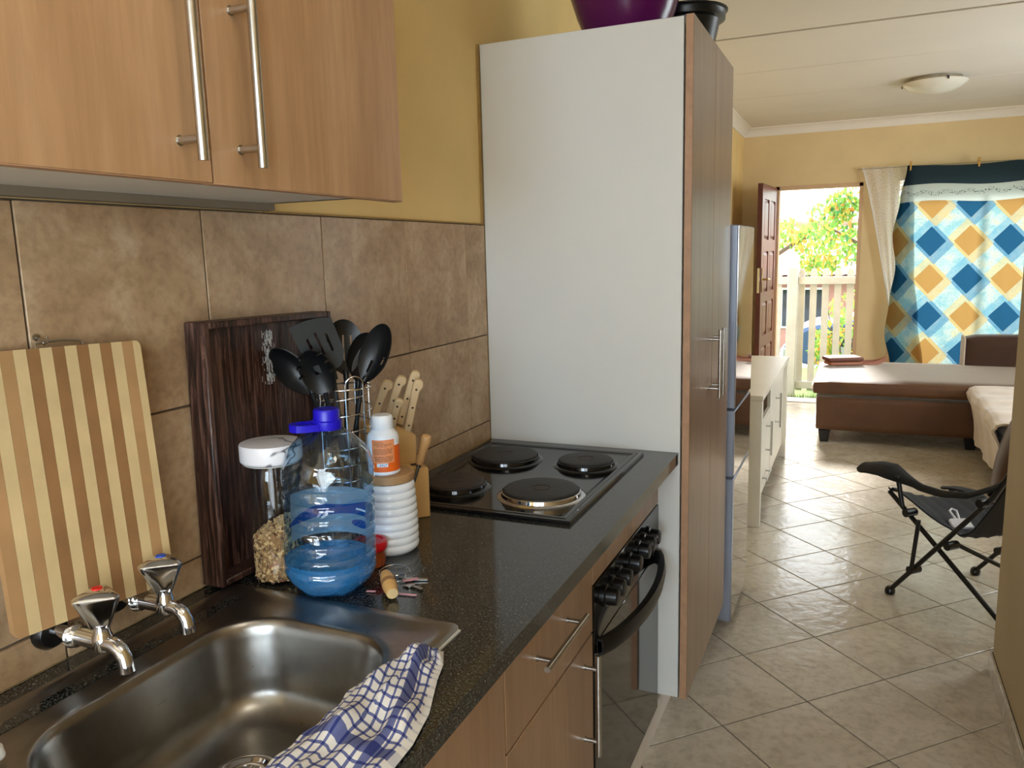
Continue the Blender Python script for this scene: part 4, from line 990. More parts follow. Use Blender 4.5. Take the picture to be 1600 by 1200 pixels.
def canister():
    x, y, z = 0.222, -0.925, 0.9002
    t = thing('canister', 'white ribbed ceramic canister with a bamboo lid beside the knife block', 'canister', (x, y, z))
    pr = [(0.0, 0.0), (0.045, 0.0), (0.049, 0.004)]
    for k in range(9 * 6 + 1):
        zz = 0.006 + 0.133 * k / 54; s = k / 54
        pr.append((0.0500 + 0.0032 * math.sin(PI * (0.15 + 0.75 * s)) + 0.0024 * abs(math.sin(PI * 9 * s)) - 0.0035 * s, zz))
    pr += [(0.047, 0.1405), (0.044, 0.1415), (0.0, 0.1415)]
    c = MB(); c.lathe(pr, (x, y, z), 56); obj('body', c, 'ceramic_white', t, 50)
    l = MB(); l.lathe([(0.0, 0.1418), (0.047, 0.1418), (0.0485, 0.1432), (0.0485, 0.1565), (0.047, 0.158), (0.0, 0.158)], (x, y, z), 48); obj('lid', l, 'bamboo_mid', t)
    # pill bottle on the lid
    px, py, pz = 0.2195, -0.9345, z + 0.1583
    t = thing('pill_bottle', 'white pill bottle with an orange label standing on the bamboo lid', 'bottle', (px, py, pz))
    R = 0.0305
    b = MB(); b.lathe([(0.0, 0.0), (R - 0.003, 0.0), (R, 0.003), (R, 0.070), (R - 0.0015, 0.077), (R - 0.006, 0.083), (0.0205, 0.087), (0.0195, 0.089), (0.0, 0.089)], (px, py, pz), 48); obj('body', b, 'pill_white', t)
    c = MB(); c.lathe([(0.0, 0.0885), (0.0205, 0.0885), (0.0212, 0.0895), (0.0205, 0.108), (0.0198, 0.112), (0.0175, 0.1145), (0.0, 0.115)], (px, py, pz), 40); obj('cap', c, 'pill_white', t)
    face = math.atan2(-2.1973 - py, 1.0511 - px)
    def wrap(a0, a1, z0, z1, r, mat, nm, parent=t, n=20):
        f = MB(); f.sheet(n, 1, lambda u, v: (px + r * math.cos(a0 + (a1 - a0) * u), py + r * math.sin(a0 + (a1 - a0) * u), pz + z0 + (z1 - z0) * v)); return obj(nm, f, mat, parent)
    lab = wrap(face - 0.75, face + 1.6, 0.008, 0.058, R + 0.0004, 'pill_orange', 'label'); lab['label'] = 'orange printed label'
    wrap(face - 0.75, face + 0.72, 0.0575, 0.0705, R + 0.0004, 'pill_orange', 'label_upper')
    wrap(face - 0.70, face + 0.68, 0.026, 0.0695, R + 0.0007, 'pill_peach', 'info_panel', lab)
    pr = MB()
    for k, (zz, h, a0, a1) in enumerate([(0.066, .0012, -.62, .0), (0.064, .0012, -.62, .0), (0.062, .0012, -.6, .55), (0.060, .0012, -.62, .5), (0.0575, .0012, -.45, .2), (0.0525, .0012, -.6, .58), (0.0505, .0012, -.6, .58), (0.0485, .0012, -.62, .5), (0.0465, .0012, -.62, .58), (0.0445, .0012, -.6, .56), (0.0425, .0012, -.62, .2), (0.0365, .0022, -.58, .58), (0.0328, .0022, -.58, .58), (0.0292, .0022, -.55, .5)]):
        nseg = 12 if h < .002 else 14
        for i in range(nseg):
            b0 = face + a0 + (a1 - a0) * i / nseg; b1 = b0 + (a1 - a0) / nseg * (0.72 if (i * 7 + k) % 5 else 0.4); r = R + 0.0010
            pr.sheet(1, 1, lambda u, v: (px + r * math.cos(b0 + (b1 - b0) * u), py + r * math.sin(b0 + (b1 - b0) * u), pz + zz + h * v))
    o = obj('small_print', pr, 'print_brown', lab); o['kind'] = 'stuff'
    st = wrap(face - 0.45, face + 0.24, 0.0185, 0.0255, R + 0.0009, 'paper_white', 'sticker', lab, 8); st['label'] = 'small white sticker reading EALP'
    cu = bpy.data.curves.new('sticker_text', 'FONT'); cu.body = 'EALP'; cu.size = 0.0062; cu.extrude = 0.0; cu.align_x = 'CENTER'; cu.shear = 0.25
    tmp = bpy.data.objects.new('tmp_text', cu); COL.objects.link(tmp)
    bpy.context.view_layer.update()
    me = bpy.data.meshes.new_from_object(tmp.evaluated_get(bpy.context.evaluated_depsgraph_get())); bpy.data.objects.remove(tmp)
    tx = MB(); bm = tx.bm; bm.from_mesh(me); bpy.data.meshes.remove(me)
    bmesh.ops.triangulate(bm, faces=list(bm.faces))
    for v in bm.verts:
        a = face - 0.06 + v.co.x / R; r = R + 0.0013; v.co = Vector((px + r * math.cos(a), py + r * math.sin(a), pz + 0.0200 + v.co.y))
    obj('sticker_letters', tx, 'print_blue', lab)
canister()

def red_jar():
    x, y, z = 0.2285, -1.0125, 0.9002
    t = thing('small_jar', 'small amber jar with a red lid behind the water bottle', 'jar', (x, y, z))
    b = MB(); b.lathe([(0.0, 0.0), (0.026, 0.0), (0.029, 0.003), (0.030, 0.02), (0.029, 0.033), (0.0, 0.033)], (x, y, z), 36); obj('body', b, 'amber_jar', t)
    l = MB(); l.lathe([(0.0, 0.0332), (0.033, 0.0332), (0.034, 0.035), (0.034, 0.046), (0.032, 0.049), (0.026, 0.0495), (0.0245, 0.047), (0.0, 0.047)], (x, y, z), 36); obj('lid', l, 'red_plastic', t)
red_jar()

def keys():
    t = thing('key_bunch', 'bunch of keys with a wooden barrel fob and pink tags beside the water bottle', 'keys', (0.335, -1.10, 0.9))
    p0, p1 = Vector((0.3100, -1.0855, 0.9215)), Vector((0.3540, -1.1345, 0.9135))
    d = (p1 - p0); R = [0.0098, 0.0114, 0.0126, 0.0130, 0.0126, 0.0114, 0.0098]
    b = MB(); b.tube([p0 + d * (k / 6) for k in range(7)], R, 20); f = obj('barrel_fob', b, 'block_wood', t, 50); f['label'] = 'turned wooden barrel fob'
    st = MB(); u = d.normalized()
    st.tube([p0 + d * 0.42, p0 + d * 0.58], [0.01315, 0.01315], 20); obj('burnt_band', st, 'bamboo_dark', f)
    e = MB(); e.cyl(p1, p1 + u * 0.0006, 0.0095, n=20); obj('barrel_end', e, 'bamboo_light', f)
    k = MB(); k.cyl(p0 - u * 0.006, p0, 0.004, n=12); obj('eyelet', k, 'bamboo_light', f)
    r = MB(); c = Vector((0.315, -1.055, 0.9045)); r.tube([c + Vector((0.014 * math.cos(a), 0.014 * math.sin(a), 0.002 * math.sin(2 * a))) for a in [2 * PI * i / 28 for i in range(28)]], 0.0009, 6, True); obj('split_ring', r, 'chrome', t)
    for (cx, cy, an, mt) in ((0.338, -1.052, 0.4, 'brushed_steel'), (0.350, -1.072, -0.3, 'brushed_steel')):
        m = Matrix.Translation((cx, cy, 0.9026)) @ Matrix.Rotation(an, 4, 'Z')
        q = MB(m); q.lathe([(0.0, -0.001), (0.009, -0.001), (0.009, 0.001), (0.0, 0.001)], (0, 0, 0), 18); q.box(0.007, -0.003, -0.001, 0.032, 0.003, 0.001)
        for s in range(4): q.box(0.014 + 0.004 * s, 0.003, -0.001, 0.0165 + 0.004 * s, 0.0045, 0.001)
        obj('key', q, mt, t)
    for (cx, cy, an, w, l) in ((0.344, -1.060, 0.75, 0.009, 0.028), (0.366, -1.107, 0.15, 0.0045, 0.034), (0.300, -1.118, 0.3, 0.0045, 0.016)):
        m = Matrix.Translation((cx, cy, 0.9068 if w > .006 else 0.9025)) @ Matrix.Rotation(an, 4, 'Z')
        obj('tag', MB(m).box(-l / 2, -w / 2, -0.0008, l / 2, w / 2, 0.0008, 0.0004), 'pink_tag', t)
    l = MB(); l.tube([(0.302 + 0.03 * math.cos(a), -1.045 + 0.022 * math.sin(a), 0.908 + 0.006 * math.sin(a)) for a in [0.3 + 4.2 * i / 24 for i in range(25)]], 0.0008, 6); obj('clear_loop', l, 'chrome', t)
keys()

def knife_block():
    t = thing('knife_block', 'pale wooden two-step knife block between canister and hob', 'knife block', (0.13, -0.75, 0.9))
    c0 = Vector((0.199, -0.729, 0.0)); e1 = Vector((0.68, 0.73, 0)).normalized(); e2 = Vector((0.73, -0.68, 0)).normalized()
    m = frame_from(c0, e1, e2, Vector((0, 0, 1)))      # local a along e1 (<=0), b along e2 (<=0)
    lo = MB(m); lo.prism([(0, 0.9002), (0, 1.0125), (-0.042, 1.0185), (-0.125, 1.0185), (-0.125, 0.9002)], -0.046, 0.0, 'y', 0.002)
    obj('lower_block', lo, 'block_wood', t)
    up = MB(m); up.prism([(-0.012, 0.9002), (-0.012, 1.078), (-0.075, 1.112), (-0.125, 1.112), (-0.125, 0.9002)], -0.100, -0.0465, 'y', 0.002)
    obj('upper_block', up, 'block_wood', t)
    sl = MB(m); sl.box(-0.034, -0.030, 1.0172, -0.012, -0.016, 1.0178); obj('slot', sl, 'dark_gap', t)
    # knives: butt end up and to the right
    specs = [((0.062, -0.735, 1.104), (0.108, -0.738, 1.200), 0.0095, 'front', 'kitchen knife handle nearest the pill bottle, leaning right'),
             ((0.090, -0.720, 1.106), (0.134, -0.722, 1.208), 0.0090, 'mid', 'knife with a darker pale handle, second in the top row'),
             ((0.112, -0.700, 1.100), (0.157, -0.700, 1.216), 0.0085, 'back', 'knife standing highest at the back of the block'),
             ((0.138, -0.712, 1.085), (0.181, -0.730, 1.202), 0.0085, 'right', 'knife at the right end of the block, pale handle'),
             ((0.120, -0.752, 1.088), (0.158, -0.775, 1.168), 0.0078, 'low', 'short paring knife in front of the others in the block')]
    labs = ['pale-handled knife in the block directly above the pill bottle', 'yellower-handled knife second from the left in the block', 'knife whose handle stands highest at the back of the block',
            'pale-handled knife at the right end of the block', 'small paring knife lowest and nearest in the block']
    for (p, q, w, _, _), lb in zip(specs, labs):
        p, q = Vector(p), Vector(q); ax = (q - p).normalized(); view = Vector((0.61, -0.79, 0.1)); sd = ax.cross(view).normalized(); nn = sd.cross(ax).normalized()
        mm = frame_from(p, sd, ax, nn); L = (q - p).length
        k = thing('kitchen_knife', lb, 'knife', p, 'knives in the wooden block')
        h = MB(mm); pf = [(-w, 0), (w, 0), (w * 0.92, L * .35), (w * 0.86, L * .6), (w * 1.0, L * .85), (w * 1.65, L * .93), (w * 1.5, L * 1.02), (w * .6, L * 1.06), (-w * .6, L * 1.05), (-w * 1.05, L * .97), (-w * 0.98, L * .6)]
        h.prism(pf, -0.0065, 0.0065, 'z', 0.002); obj('handle', h, 'pale_wood_handle', k)
        obj('blade', MB(mm).box(-w * .9, -0.05, -0.0008, w * .9, 0.0, 0.0008), 'brushed_steel', k)
        for f in (0.16, 0.52, 0.88):
            rv = MB(mm); rv.cyl((0, L * f, -0.0068), (0, L * f, 0.0068), 0.0026, n=12); obj('rivet', rv, 'rivet_dark', k)
    for p, q, lb, nm in (((0.186, -0.752, 1.018), (0.212, -0.752, 1.092), 'sharpening steel with a rounded wooden handle, rightmost in the block', 'sharpening_steel'),
                     ((0.128, -0.800, 1.006), (0.150, -0.802, 1.075), 'rounded wooden handle just behind the pill bottle, in the lower block', 'carving_fork')):
        p, q = Vector(p), Vector(q); k = thing(nm, lb, 'kitchen tool', p, 'knives in the wooden block'); d = q - p
        h = MB(); h.tube([p + d * s for s in (0.12, 0.2, 0.45, 0.7, 0.88, 0.97, 1.0)], [0.0085, 0.0095, 0.0088, 0.0105, 0.0118, 0.0095, 0.004], 16); obj('handle', h, 'handle_wood_round', k)
        s = MB(); s.cyl(p - d * 0.5, p + d * 0.12, 0.004, n=12); s.cyl(p + d * 0.02, p + d * 0.125, 0.0065, n=12); obj('shaft', s, 'brushed_steel', k)
knife_block()

def utensils():
    cx, cy = 0.112, -0.895
    t = thing('utensil_holder', 'spiral chrome wire utensil holder behind the water bottle', 'utensil holder', (cx, cy, 0.9))
    R = 0.050; s = MB(); turns = 9
    s.tube([(cx + R * math.cos(a), cy + R * math.sin(a), 0.903 + 0.30 * a / (2 * PI * turns)) for a in [2 * PI * turns * i / (turns * 32) for i in range(turns * 32 + 1)]], 0.0014, 6); obj('spiral_wire', s, 'chrome', t, 60)
    r = MB(); r.tube([(cx + R * math.cos(a), cy + R * math.sin(a), 1.216) for a in [2 * PI * i / 40 for i in range(40)]], 0.0018, 6, True); obj('top_ring', r, 'chrome', t, 60)
    for an in (-0.62, -0.62 + 2.1, -0.62 + 4.2):
        w = MB(); rr = R + 0.0022; h = 0.35
        pts = [(cx + rr * math.cos(an - h), cy + rr * math.sin(an - h), 0.902), (cx + rr * math.cos(an - h), cy + rr * math.sin(an - h), 1.226)]
        for k in range(1, 8):
            b = PI * k / 8; pts.append((cx + rr * math.cos(an - h * math.cos(b)), cy + rr * math.sin(an - h * math.cos(b)), 1.226 + 0.017 * math.sin(b)))
        pts += [(cx + rr * math.cos(an + h), cy + rr * math.sin(an + h), 1.226), (cx + rr * math.cos(an + h), cy + rr * math.sin(an + h), 0.902)]
        w.tube(pts, 0.0018, 6); obj('wire_loop', w, 'chrome', t, 60)
    b = MB(); b.lathe([(0.049, 0.9005), (0.0505, 0.902), (0.049, 0.9035), (0.0, 0.9035)], (cx, cy, 0), 40); obj('base_plate', b, 'chrome', t)
    view = Vector((0.61, -0.79, 0.22)).normalized()
    def head_frame(neck, tip, tilt=0.0):
        ax = (tip - neck).normalized(); sd = ax.cross(view).normalized(); nn = sd.cross(ax).normalized()
        m = frame_from(neck, sd, ax, nn); return m @ Matrix.Rotation(tilt, 4, 'Y'), (tip - neck).length
    def handle(th, neck, base, mat='utensil_nylon', r=0.0048):
        h = MB(); neck, base = Vector(neck), Vector(base); h.tube([base, base + (neck - base) * 0.5, base + (neck - base) * 0.92, neck + (neck - base) * 0.02], [r, r, r * 0.95, r * 1.1], 10); obj('handle', h, mat, th)
    def disc(u, v):          # square to disc
        a, b = 2 * u - 1, 2 * v - 1
        return a * math.sqrt(1 - b * b / 2), b * math.sqrt(1 - a * a / 2)
    def spoon(nm, lb, cat, neck, tip, base, w, depth, tilt=0.0, slots=None, neckw=0.010):
        neck, tip = Vector(neck), Vector(tip); th = thing(nm, lb, cat, (base[0], base[1], 0.905), 'black utensils in the wire holder')
        m, L = head_frame(neck, tip, tilt); mb = MB(m)
        def f(u, v):
            a, b = disc(u, v); y = L * (0.54 + 0.5 * b); wf = w / 2 * (1.0 if b > -0.2 else 1 - 0.30 * ((-0.2 - b) / 0.8) ** 1.5)
            rr = min(1, a * a + b * b); return (a * wf, y, -depth * (1 - rr) + (0.0 if b > -0.6 else -0.004 * (-0.6 - b)))
        mb.sheet(40, 40, f, 0.0022, slots); obj('head', mb, 'utensil_nylon', th, 50)
        nk = MB(m); nk.tube([(0, -0.012, -0.002), (0, L * 0.03, -depth * 0.22), (0, L * 0.12, -depth * 0.45)], [0.0052, neckw * .62, neckw * .55], 10); obj('neck', nk, 'utensil_nylon', th)
        handle(th, neck, base)
    spoon('ladle', 'black nylon ladle leaning left out of the wire holder', 'ladle', (0.077, -0.955, 1.206), (0.030, -1.005, 1.298), (0.118, -0.875, 0.906), 0.062, 0.026, -0.55)
    sl3 = lambda u, v: 0.25 < v < 0.72 and min(abs(u - c) for c in (0.30, 0.5, 0.70)) < 0.035
    spoon('slotted_skimmer', 'round black slotted spoon peeping out behind the turner', 'spoon', (0.108, -0.885, 1.235), (0.098, -0.870, 1.345), (0.100, -0.910, 0.906), 0.078, 0.010, 0.25, sl3)
    sl1 = lambda u, v: (0.16 < v < 0.36 and abs(u - 0.42) < 0.05) or (0.34 < v < 0.5 and abs(u - 0.80) < 0.045)
    spoon('slotted_spoon', 'tallest black slotted spoon leaning right in the wire holder', 'spoon', (0.146, -0.888, 1.222), (0.201, -0.880, 1.336), (0.085, -0.905, 0.906), 0.060, 0.016, -0.45, sl1)
    spoon('solid_spoon', 'black spoon half hidden behind the right-leaning slotted spoon', 'spoon', (0.124, -0.868, 1.218), (0.140, -0.846, 1.316), (0.104, -0.888, 0.906), 0.064, 0.014, 0.15)
    # turner
    th = thing('slotted_turner', 'wide dark grey slotted turner standing in the wire holder', 'turner', (0.12, -0.90, 0.906), 'black utensils in the wire holder')
    neck, tip = Vector((0.110, -0.932, 1.250)), Vector((0.088, -0.966, 1.354)); m, L = head_frame(neck, tip, 0.05); mb = MB(m)
    def ft(u, v):
        y = L * (0.05 + 0.92 * v); wid = 0.0405 * (0.42 + 0.58 * min(1, v / 0.28) ** 0.6) * (0.93 + 0.07 * v); x = (2 * u - 1) * wid
        return (x, y - 0.16 * x * v + (0.006 * (1 - (2 * u - 1) ** 2) if v > 0.9 else 0) , 0.006 * (v - 0.5) ** 2)
    mb.sheet(64, 44, ft, 0.0024, lambda u, v: 0.34 < v < 0.80 - abs(u - 0.5) * 0.35 and min(abs(u - c) for c in (0.27, 0.5, 0.73)) < 0.036 * (1 - abs(v - 0.55) * 1.2))
    obj('head', mb, 'turner_nylon', th, 50)
    nk = MB(m); nk.tube([(0, -0.015, -0.002), (0, 0.004, -0.001), (0, 0.016, 0.0)], [0.0052, 0.008, 0.007], 10); obj('neck', nk, 'turner_nylon', th); handle(th, neck, (0.122, -0.902, 0.906), 'turner_nylon')
    # pasta server
    th = thing('pasta_server', 'black toothed pasta server in front of the turner', 'pasta server', (0.125, -0.885, 0.906), 'black utensils in the wire holder')
    neck, tip = Vector((0.104, -0.950, 1.207)), Vector((0.100, -0.990, 1.300)); m, L = head_frame(neck, tip, -0.25); mb = MB(m)
    def fp(u, v):
        a, b = disc(u, v); return (a * 0.031, L * (0.52 + 0.5 * b), -0.013 * (1 - min(1, a * a + b * b)) + 0.006 * max(0, b))
    mb.sheet(20, 20, fp, 0.0024, lambda u, v: (u - 0.5) ** 2 + (v - 0.5) ** 2 < 0.012); obj('head', mb, 'utensil_nylon', th, 50)
    for sx in (-1, 1):
        for k, yy in enumerate((0.52, 0.72, 0.90)):
            tt = MB(m); x0 = sx * 0.031 * math.sqrt(max(0.02, 1 - ((yy - 0.52) / 0.5) ** 2)); tt.tube([(x0 * .95, L * yy, 0.0), (x0 * 1.02, L * (yy + 0.02), 0.010), (x0 * .85, L * (yy + 0.05), 0.020)], [0.0036, 0.0032, 0.0018], 8); obj('tooth', tt, 'utensil_nylon', th)
    handle(th, neck, (0.128, -0.880, 0.906))
utensils()

def towel():
    Lf = [(0.478, -1.268), (0.470, -1.300), (0.459, -1.335), (0.455, -1.399), (0.462, -1.457), (0.459, -1.515), (0.458, -1.574), (0.455, -1.65), (0.452, -1.72)]
    Rt = [(0.520, -1.262), (0.538, -1.296), (0.550, -1.335), (0.578, -1.407), (0.592, -1.470), (0.5955, -1.526), (0.5955, -1.58), (0.5955, -1.65), (0.5955, -1.72)]
    def at(L, t):
        x = t * (len(L) - 1); i = min(int(x), len(L) - 2); f = x - i; return L[i][0] + (L[i + 1][0] - L[i][0]) * f, L[i][1] + (L[i + 1][1] - L[i][1]) * f
    def f(u, v):
        (ax, ay), (bx, by) = at(Lf, v), at(Rt, v)
        s = u; x = bx + (ax - bx) * s; y = by + (ay - by) * s; ln = math.hypot(ax - bx, ay - by)
        w = 0.0042 * math.sin(s * 9 + v * 13) + 0.0032 * math.sin(s * 17 - v * 21 + 1.0) + 0.0035 * math.sin(s * 5 + v * 31) + 0.002 * math.sin(s * 31 + v * 9)
        fold = 0.016 * math.exp(-((s - 0.48 + 0.3 * (v - 0.1)) / 0.13) ** 2) * math.exp(-((v - 0.16) / 0.16) ** 2) + 0.010 * math.exp(-((s - 0.72) / 0.16) ** 2) * math.exp(-((v - 0.36) / 0.22) ** 2)
        edge = min(1, s * 6) * min(1, (1 - s) * 5) * min(1, v * 14)
        z = (0.9070 if x < 0.512 else 0.9032) + (0.008 + w) * edge * 0.9 + fold * edge + 0.0012
        if s > 0.9: z = 0.9065 + (z - 0.9065) * (1 - s) * 10
        return (x + 0.002 * math.sin(v * 60) * (s > 0.95), y, z), (s * (0.045 + ln * 0.95), v * 0.47)
    mb = MB(); mb.sheet(56, 120, f, 0.0016)
    tag(obj('dish_towel', mb, 'check_towel', None, 60), 'blue and white checked dish towel lying over the sink front edge', 'towel')
towel()
c = MB(); c.ball((0.150, -1.688, 0.914), 0.024, 3, (0.8, 1.0, 0.55))
for v in c.bm.verts: v.co += Vector((math.sin(v.co.y * 300), math.cos(v.co.x * 260), math.sin(v.co.x * 340 + v.co.y * 200))) * 0.0016
tag(obj('cloth', c, 'cloth_white'), 'crumpled white cloth on the sink rim at the near left', 'cloth')

# ================================================================== living room
def console():
    t = thing('media_console', 'white low media console with steel handles along the left wall', 'console', (0.32, 2.81, 0.0))
    y0, y1_, X = 2.005, 3.615, 0.621
    obj('top', MB().box(0.03, y0, 0.688, X, y1_, 0.716, 0.002), 'console_white', t)
    for a, b in ((y0 + .002, y0 + 0.047), (y1_ - 0.047, y1_ - .002)): obj('end_panel', MB().box(0.03, a, 0.0, X - 0.004, b, 0.687, 0.002), 'console_white', t)
    c = MB(); fx = 0.592; ya, yb, ym = y0 + 0.049, y1_ - 0.049, 2.70
    for z in (0.10, 0.50, 0.667): c.box(0.05, ya, z, fx - 0.02, yb, z + 0.018)
    for y in (ya, ym - 0.009, yb - 0.018): c.box(0.05, y, 0.119, fx - 0.02, y + 0.018, 0.666)
    c.box(0.045, ya, 0.10, 0.05, yb, 0.685)
    obj('carcass', c, 'console_niche', t)
    f = MB(); f.box(fx - 0.018, ya, 0.655, fx, yb, 0.686); f.box(fx - 0.018, ya, 0.10, fx, ya + 0.03, 0.654); f.box(fx - 0.018, ym - 0.02, 0.10, fx, ym + 0.02, 0.654); f.box(fx - 0.018, yb - 0.03, 0.10, fx, yb, 0.654); f.box(fx - 0.018, ya + 0.031, 0.515, fx, ym - 0.021, 0.53)
    obj('face_frame', f, 'console_white', t)
    d = obj('door', MB().box(fx - 0.016, ya + 0.033, 0.255, fx + 0.002, ym - 0.023, 0.512, 0.002), 'console_white', t); bar_handle(d, (fx + 0.032, ya + 0.40, 0.29), (fx + 0.032, ya + 0.40, 0.49), (0.15, 0.85), (-0.03, 0, 0), 0.006)
    d = obj('drawer', MB().box(fx - 0.016, ya + 0.033, 0.105, fx + 0.002, ym - 0.023, 0.250, 0.002), 'console_white', t); bar_handle(d, (fx + 0.032, ya + 0.22, 0.19), (fx + 0.032, ya + 0.46, 0.19), (0.15, 0.85), (-0.03, 0, 0), 0.006)
    d = obj('door', MB().box(fx - 0.016, ym + 0.023, 0.105, fx + 0.002, yb - 0.033, 0.650, 0.002), 'console_white', t); bar_handle(d, (fx + 0.032, ym + 0.30, 0.34), (fx + 0.032, ym + 0.30, 0.56), (0.15, 0.85), (-0.03, 0, 0), 0.006)
console()

def sofa():
    t = thing('corner_sofa', 'brown microfibre corner sofa with a chaise and pale covered seat', 'sofa', (1.7, 4.2, 0.0))
    obj('chaise_base', MB().cushion(0.782, 4.10, 0.092, 2.72, 5.24, 0.362, 0.03, 0.0, 10), 'sofa_brown', t)
    obj('chaise_cushion', MB().cushion(0.752, 4.075, 0.3625, 2.70, 5.27, 0.482, 0.045, 0.006, 14), 'sofa_brown', t)
    obj('backrest', MB().cushion(1.862, 5.12, 0.30, 2.76, 5.34, 0.722, 0.05, 0.01, 10), 'sofa_arm_brown', t)
    obj('lit_back_side', MB().cushion(1.848, 5.125, 0.30, 1.868, 5.335, 0.715, 0.009, 0.0, 8), 'sofa_pale', t)['label'] = 'side face of the low backrest, window light put into its pale colour'  # light from the window painted onto this side as a paler fabric
    obj('sofa_base', MB().cushion(1.845, 2.80, 0.092, 2.72, 4.095, 0.345, 0.03, 0.0, 8), 'sofa_brown', t)
    m = MB()
    def cov(u, v):
        y = 2.83 + (4.065 - 2.83) * v; w = 0.010 * math.sin(v * 17 + u * 6) + 0.006 * math.sin(v * 41 - u * 9)
        prof = [(1.838, 0.115), (1.832, 0.24), (1.815, 0.345), (1.792, 0.40), (1.782, 0.435), (1.795, 0.468), (1.83, 0.483), (1.95, 0.487), (2.15, 0.488), (2.45, 0.487)]
        x = u * (len(prof) - 1); i = min(int(x), len(prof) - 2); f = x - i; a, b = prof[i], prof[i + 1]
        px, pz = a[0] + (b[0] - a[0]) * f, a[1] + (b[1] - a[1]) * f
        return (px - (w if u < 0.5 else 0) - 0.01, y, pz + (w * 0.5 if u > 0.5 else 0) - (0.03 * max(0, 0.25 - v) if u > 0.35 else 0))
    m.sheet(36, 30, cov, 0.012); obj('seat_cover', m, 'sofa_pale', t, 70)['label'] = 'pale crumpled cover over the seat'
    obj('seat_cushion', MB().cushion(1.83, 2.83, 0.346, 2.70, 4.065, 0.470, 0.05, 0.0, 8), 'sofa_pale', t)
    ar = MB(); ar.prism([(1.775, 0.06), (1.772, 0.16), (1.785, 0.28), (1.812, 0.40), (1.850, 0.51), (1.89, 0.575), (1.95, 0.61), (2.05, 0.62), (2.72, 0.62), (2.72, 0.06)], 2.56, 2.81, 'y', 0.02)
    obj('armrest', ar, 'sofa_arm_brown', t, 50)['label'] = 'dark brown rolled armrest at the near end'
    for x, y in ((0.852, 4.165), (1.830, 4.20), (0.852, 5.17), (2.66, 5.17), (2.66, 2.90)):
        l = MB(); l.rings([[(x + s * a, y + s * b, z) for a, b in ((-1, -1), (1, -1), (1, 1), (-1, 1))] for s, z in ((0.029, 0.0), (0.042, 0.0925))]); obj('leg', l, 'sofa_leg', t)
sofa()

def handbag():
    t = thing('handbag', 'flat brown clutch bag with a looped strap lying on the chaise', 'bag', (0.96, 4.93, 0.487))
    m = Matrix.Translation((0.955, 4.945, 0.487)) @ Matrix.Rotation(math.radians(22), 4, 'Z')
    b = MB(m); b.cushion(-0.135, -0.085, 0.0, 0.135, 0.085, 0.034, 0.015, 0.004, 8); obj('body', b, 'bag_strap', t)['label'] = 'tan lower half of the bag'
    b = MB(m); b.cushion(-0.150, -0.095, 0.034, 0.135, 0.09, 0.072, 0.014, 0.006, 8); obj('flap', b, 'bag_brown', t)
    s = MB(m); n = 26
    def path(u):
        a = u * 2 * PI; return Vector((0.235 + 0.125 * math.cos(a), 0.01 + 0.06 * math.sin(a), 0.020 + 0.016 * math.cos(2 * a + 0.6) + 0.012 * math.cos(a)))
    s.sheet(n, 1, lambda u, v: path(u * 0.96) + Vector((0, 0, 0.036 * (v - 0.5))), 0.004); obj('strap', s, 'bag_strap', t, 60)
    k = MB(m); k.box(0.126, -0.02, 0.02, 0.145, 0.02, 0.068, 0.004); obj('strap_tab', k, 'bag_strap', t)
handbag()

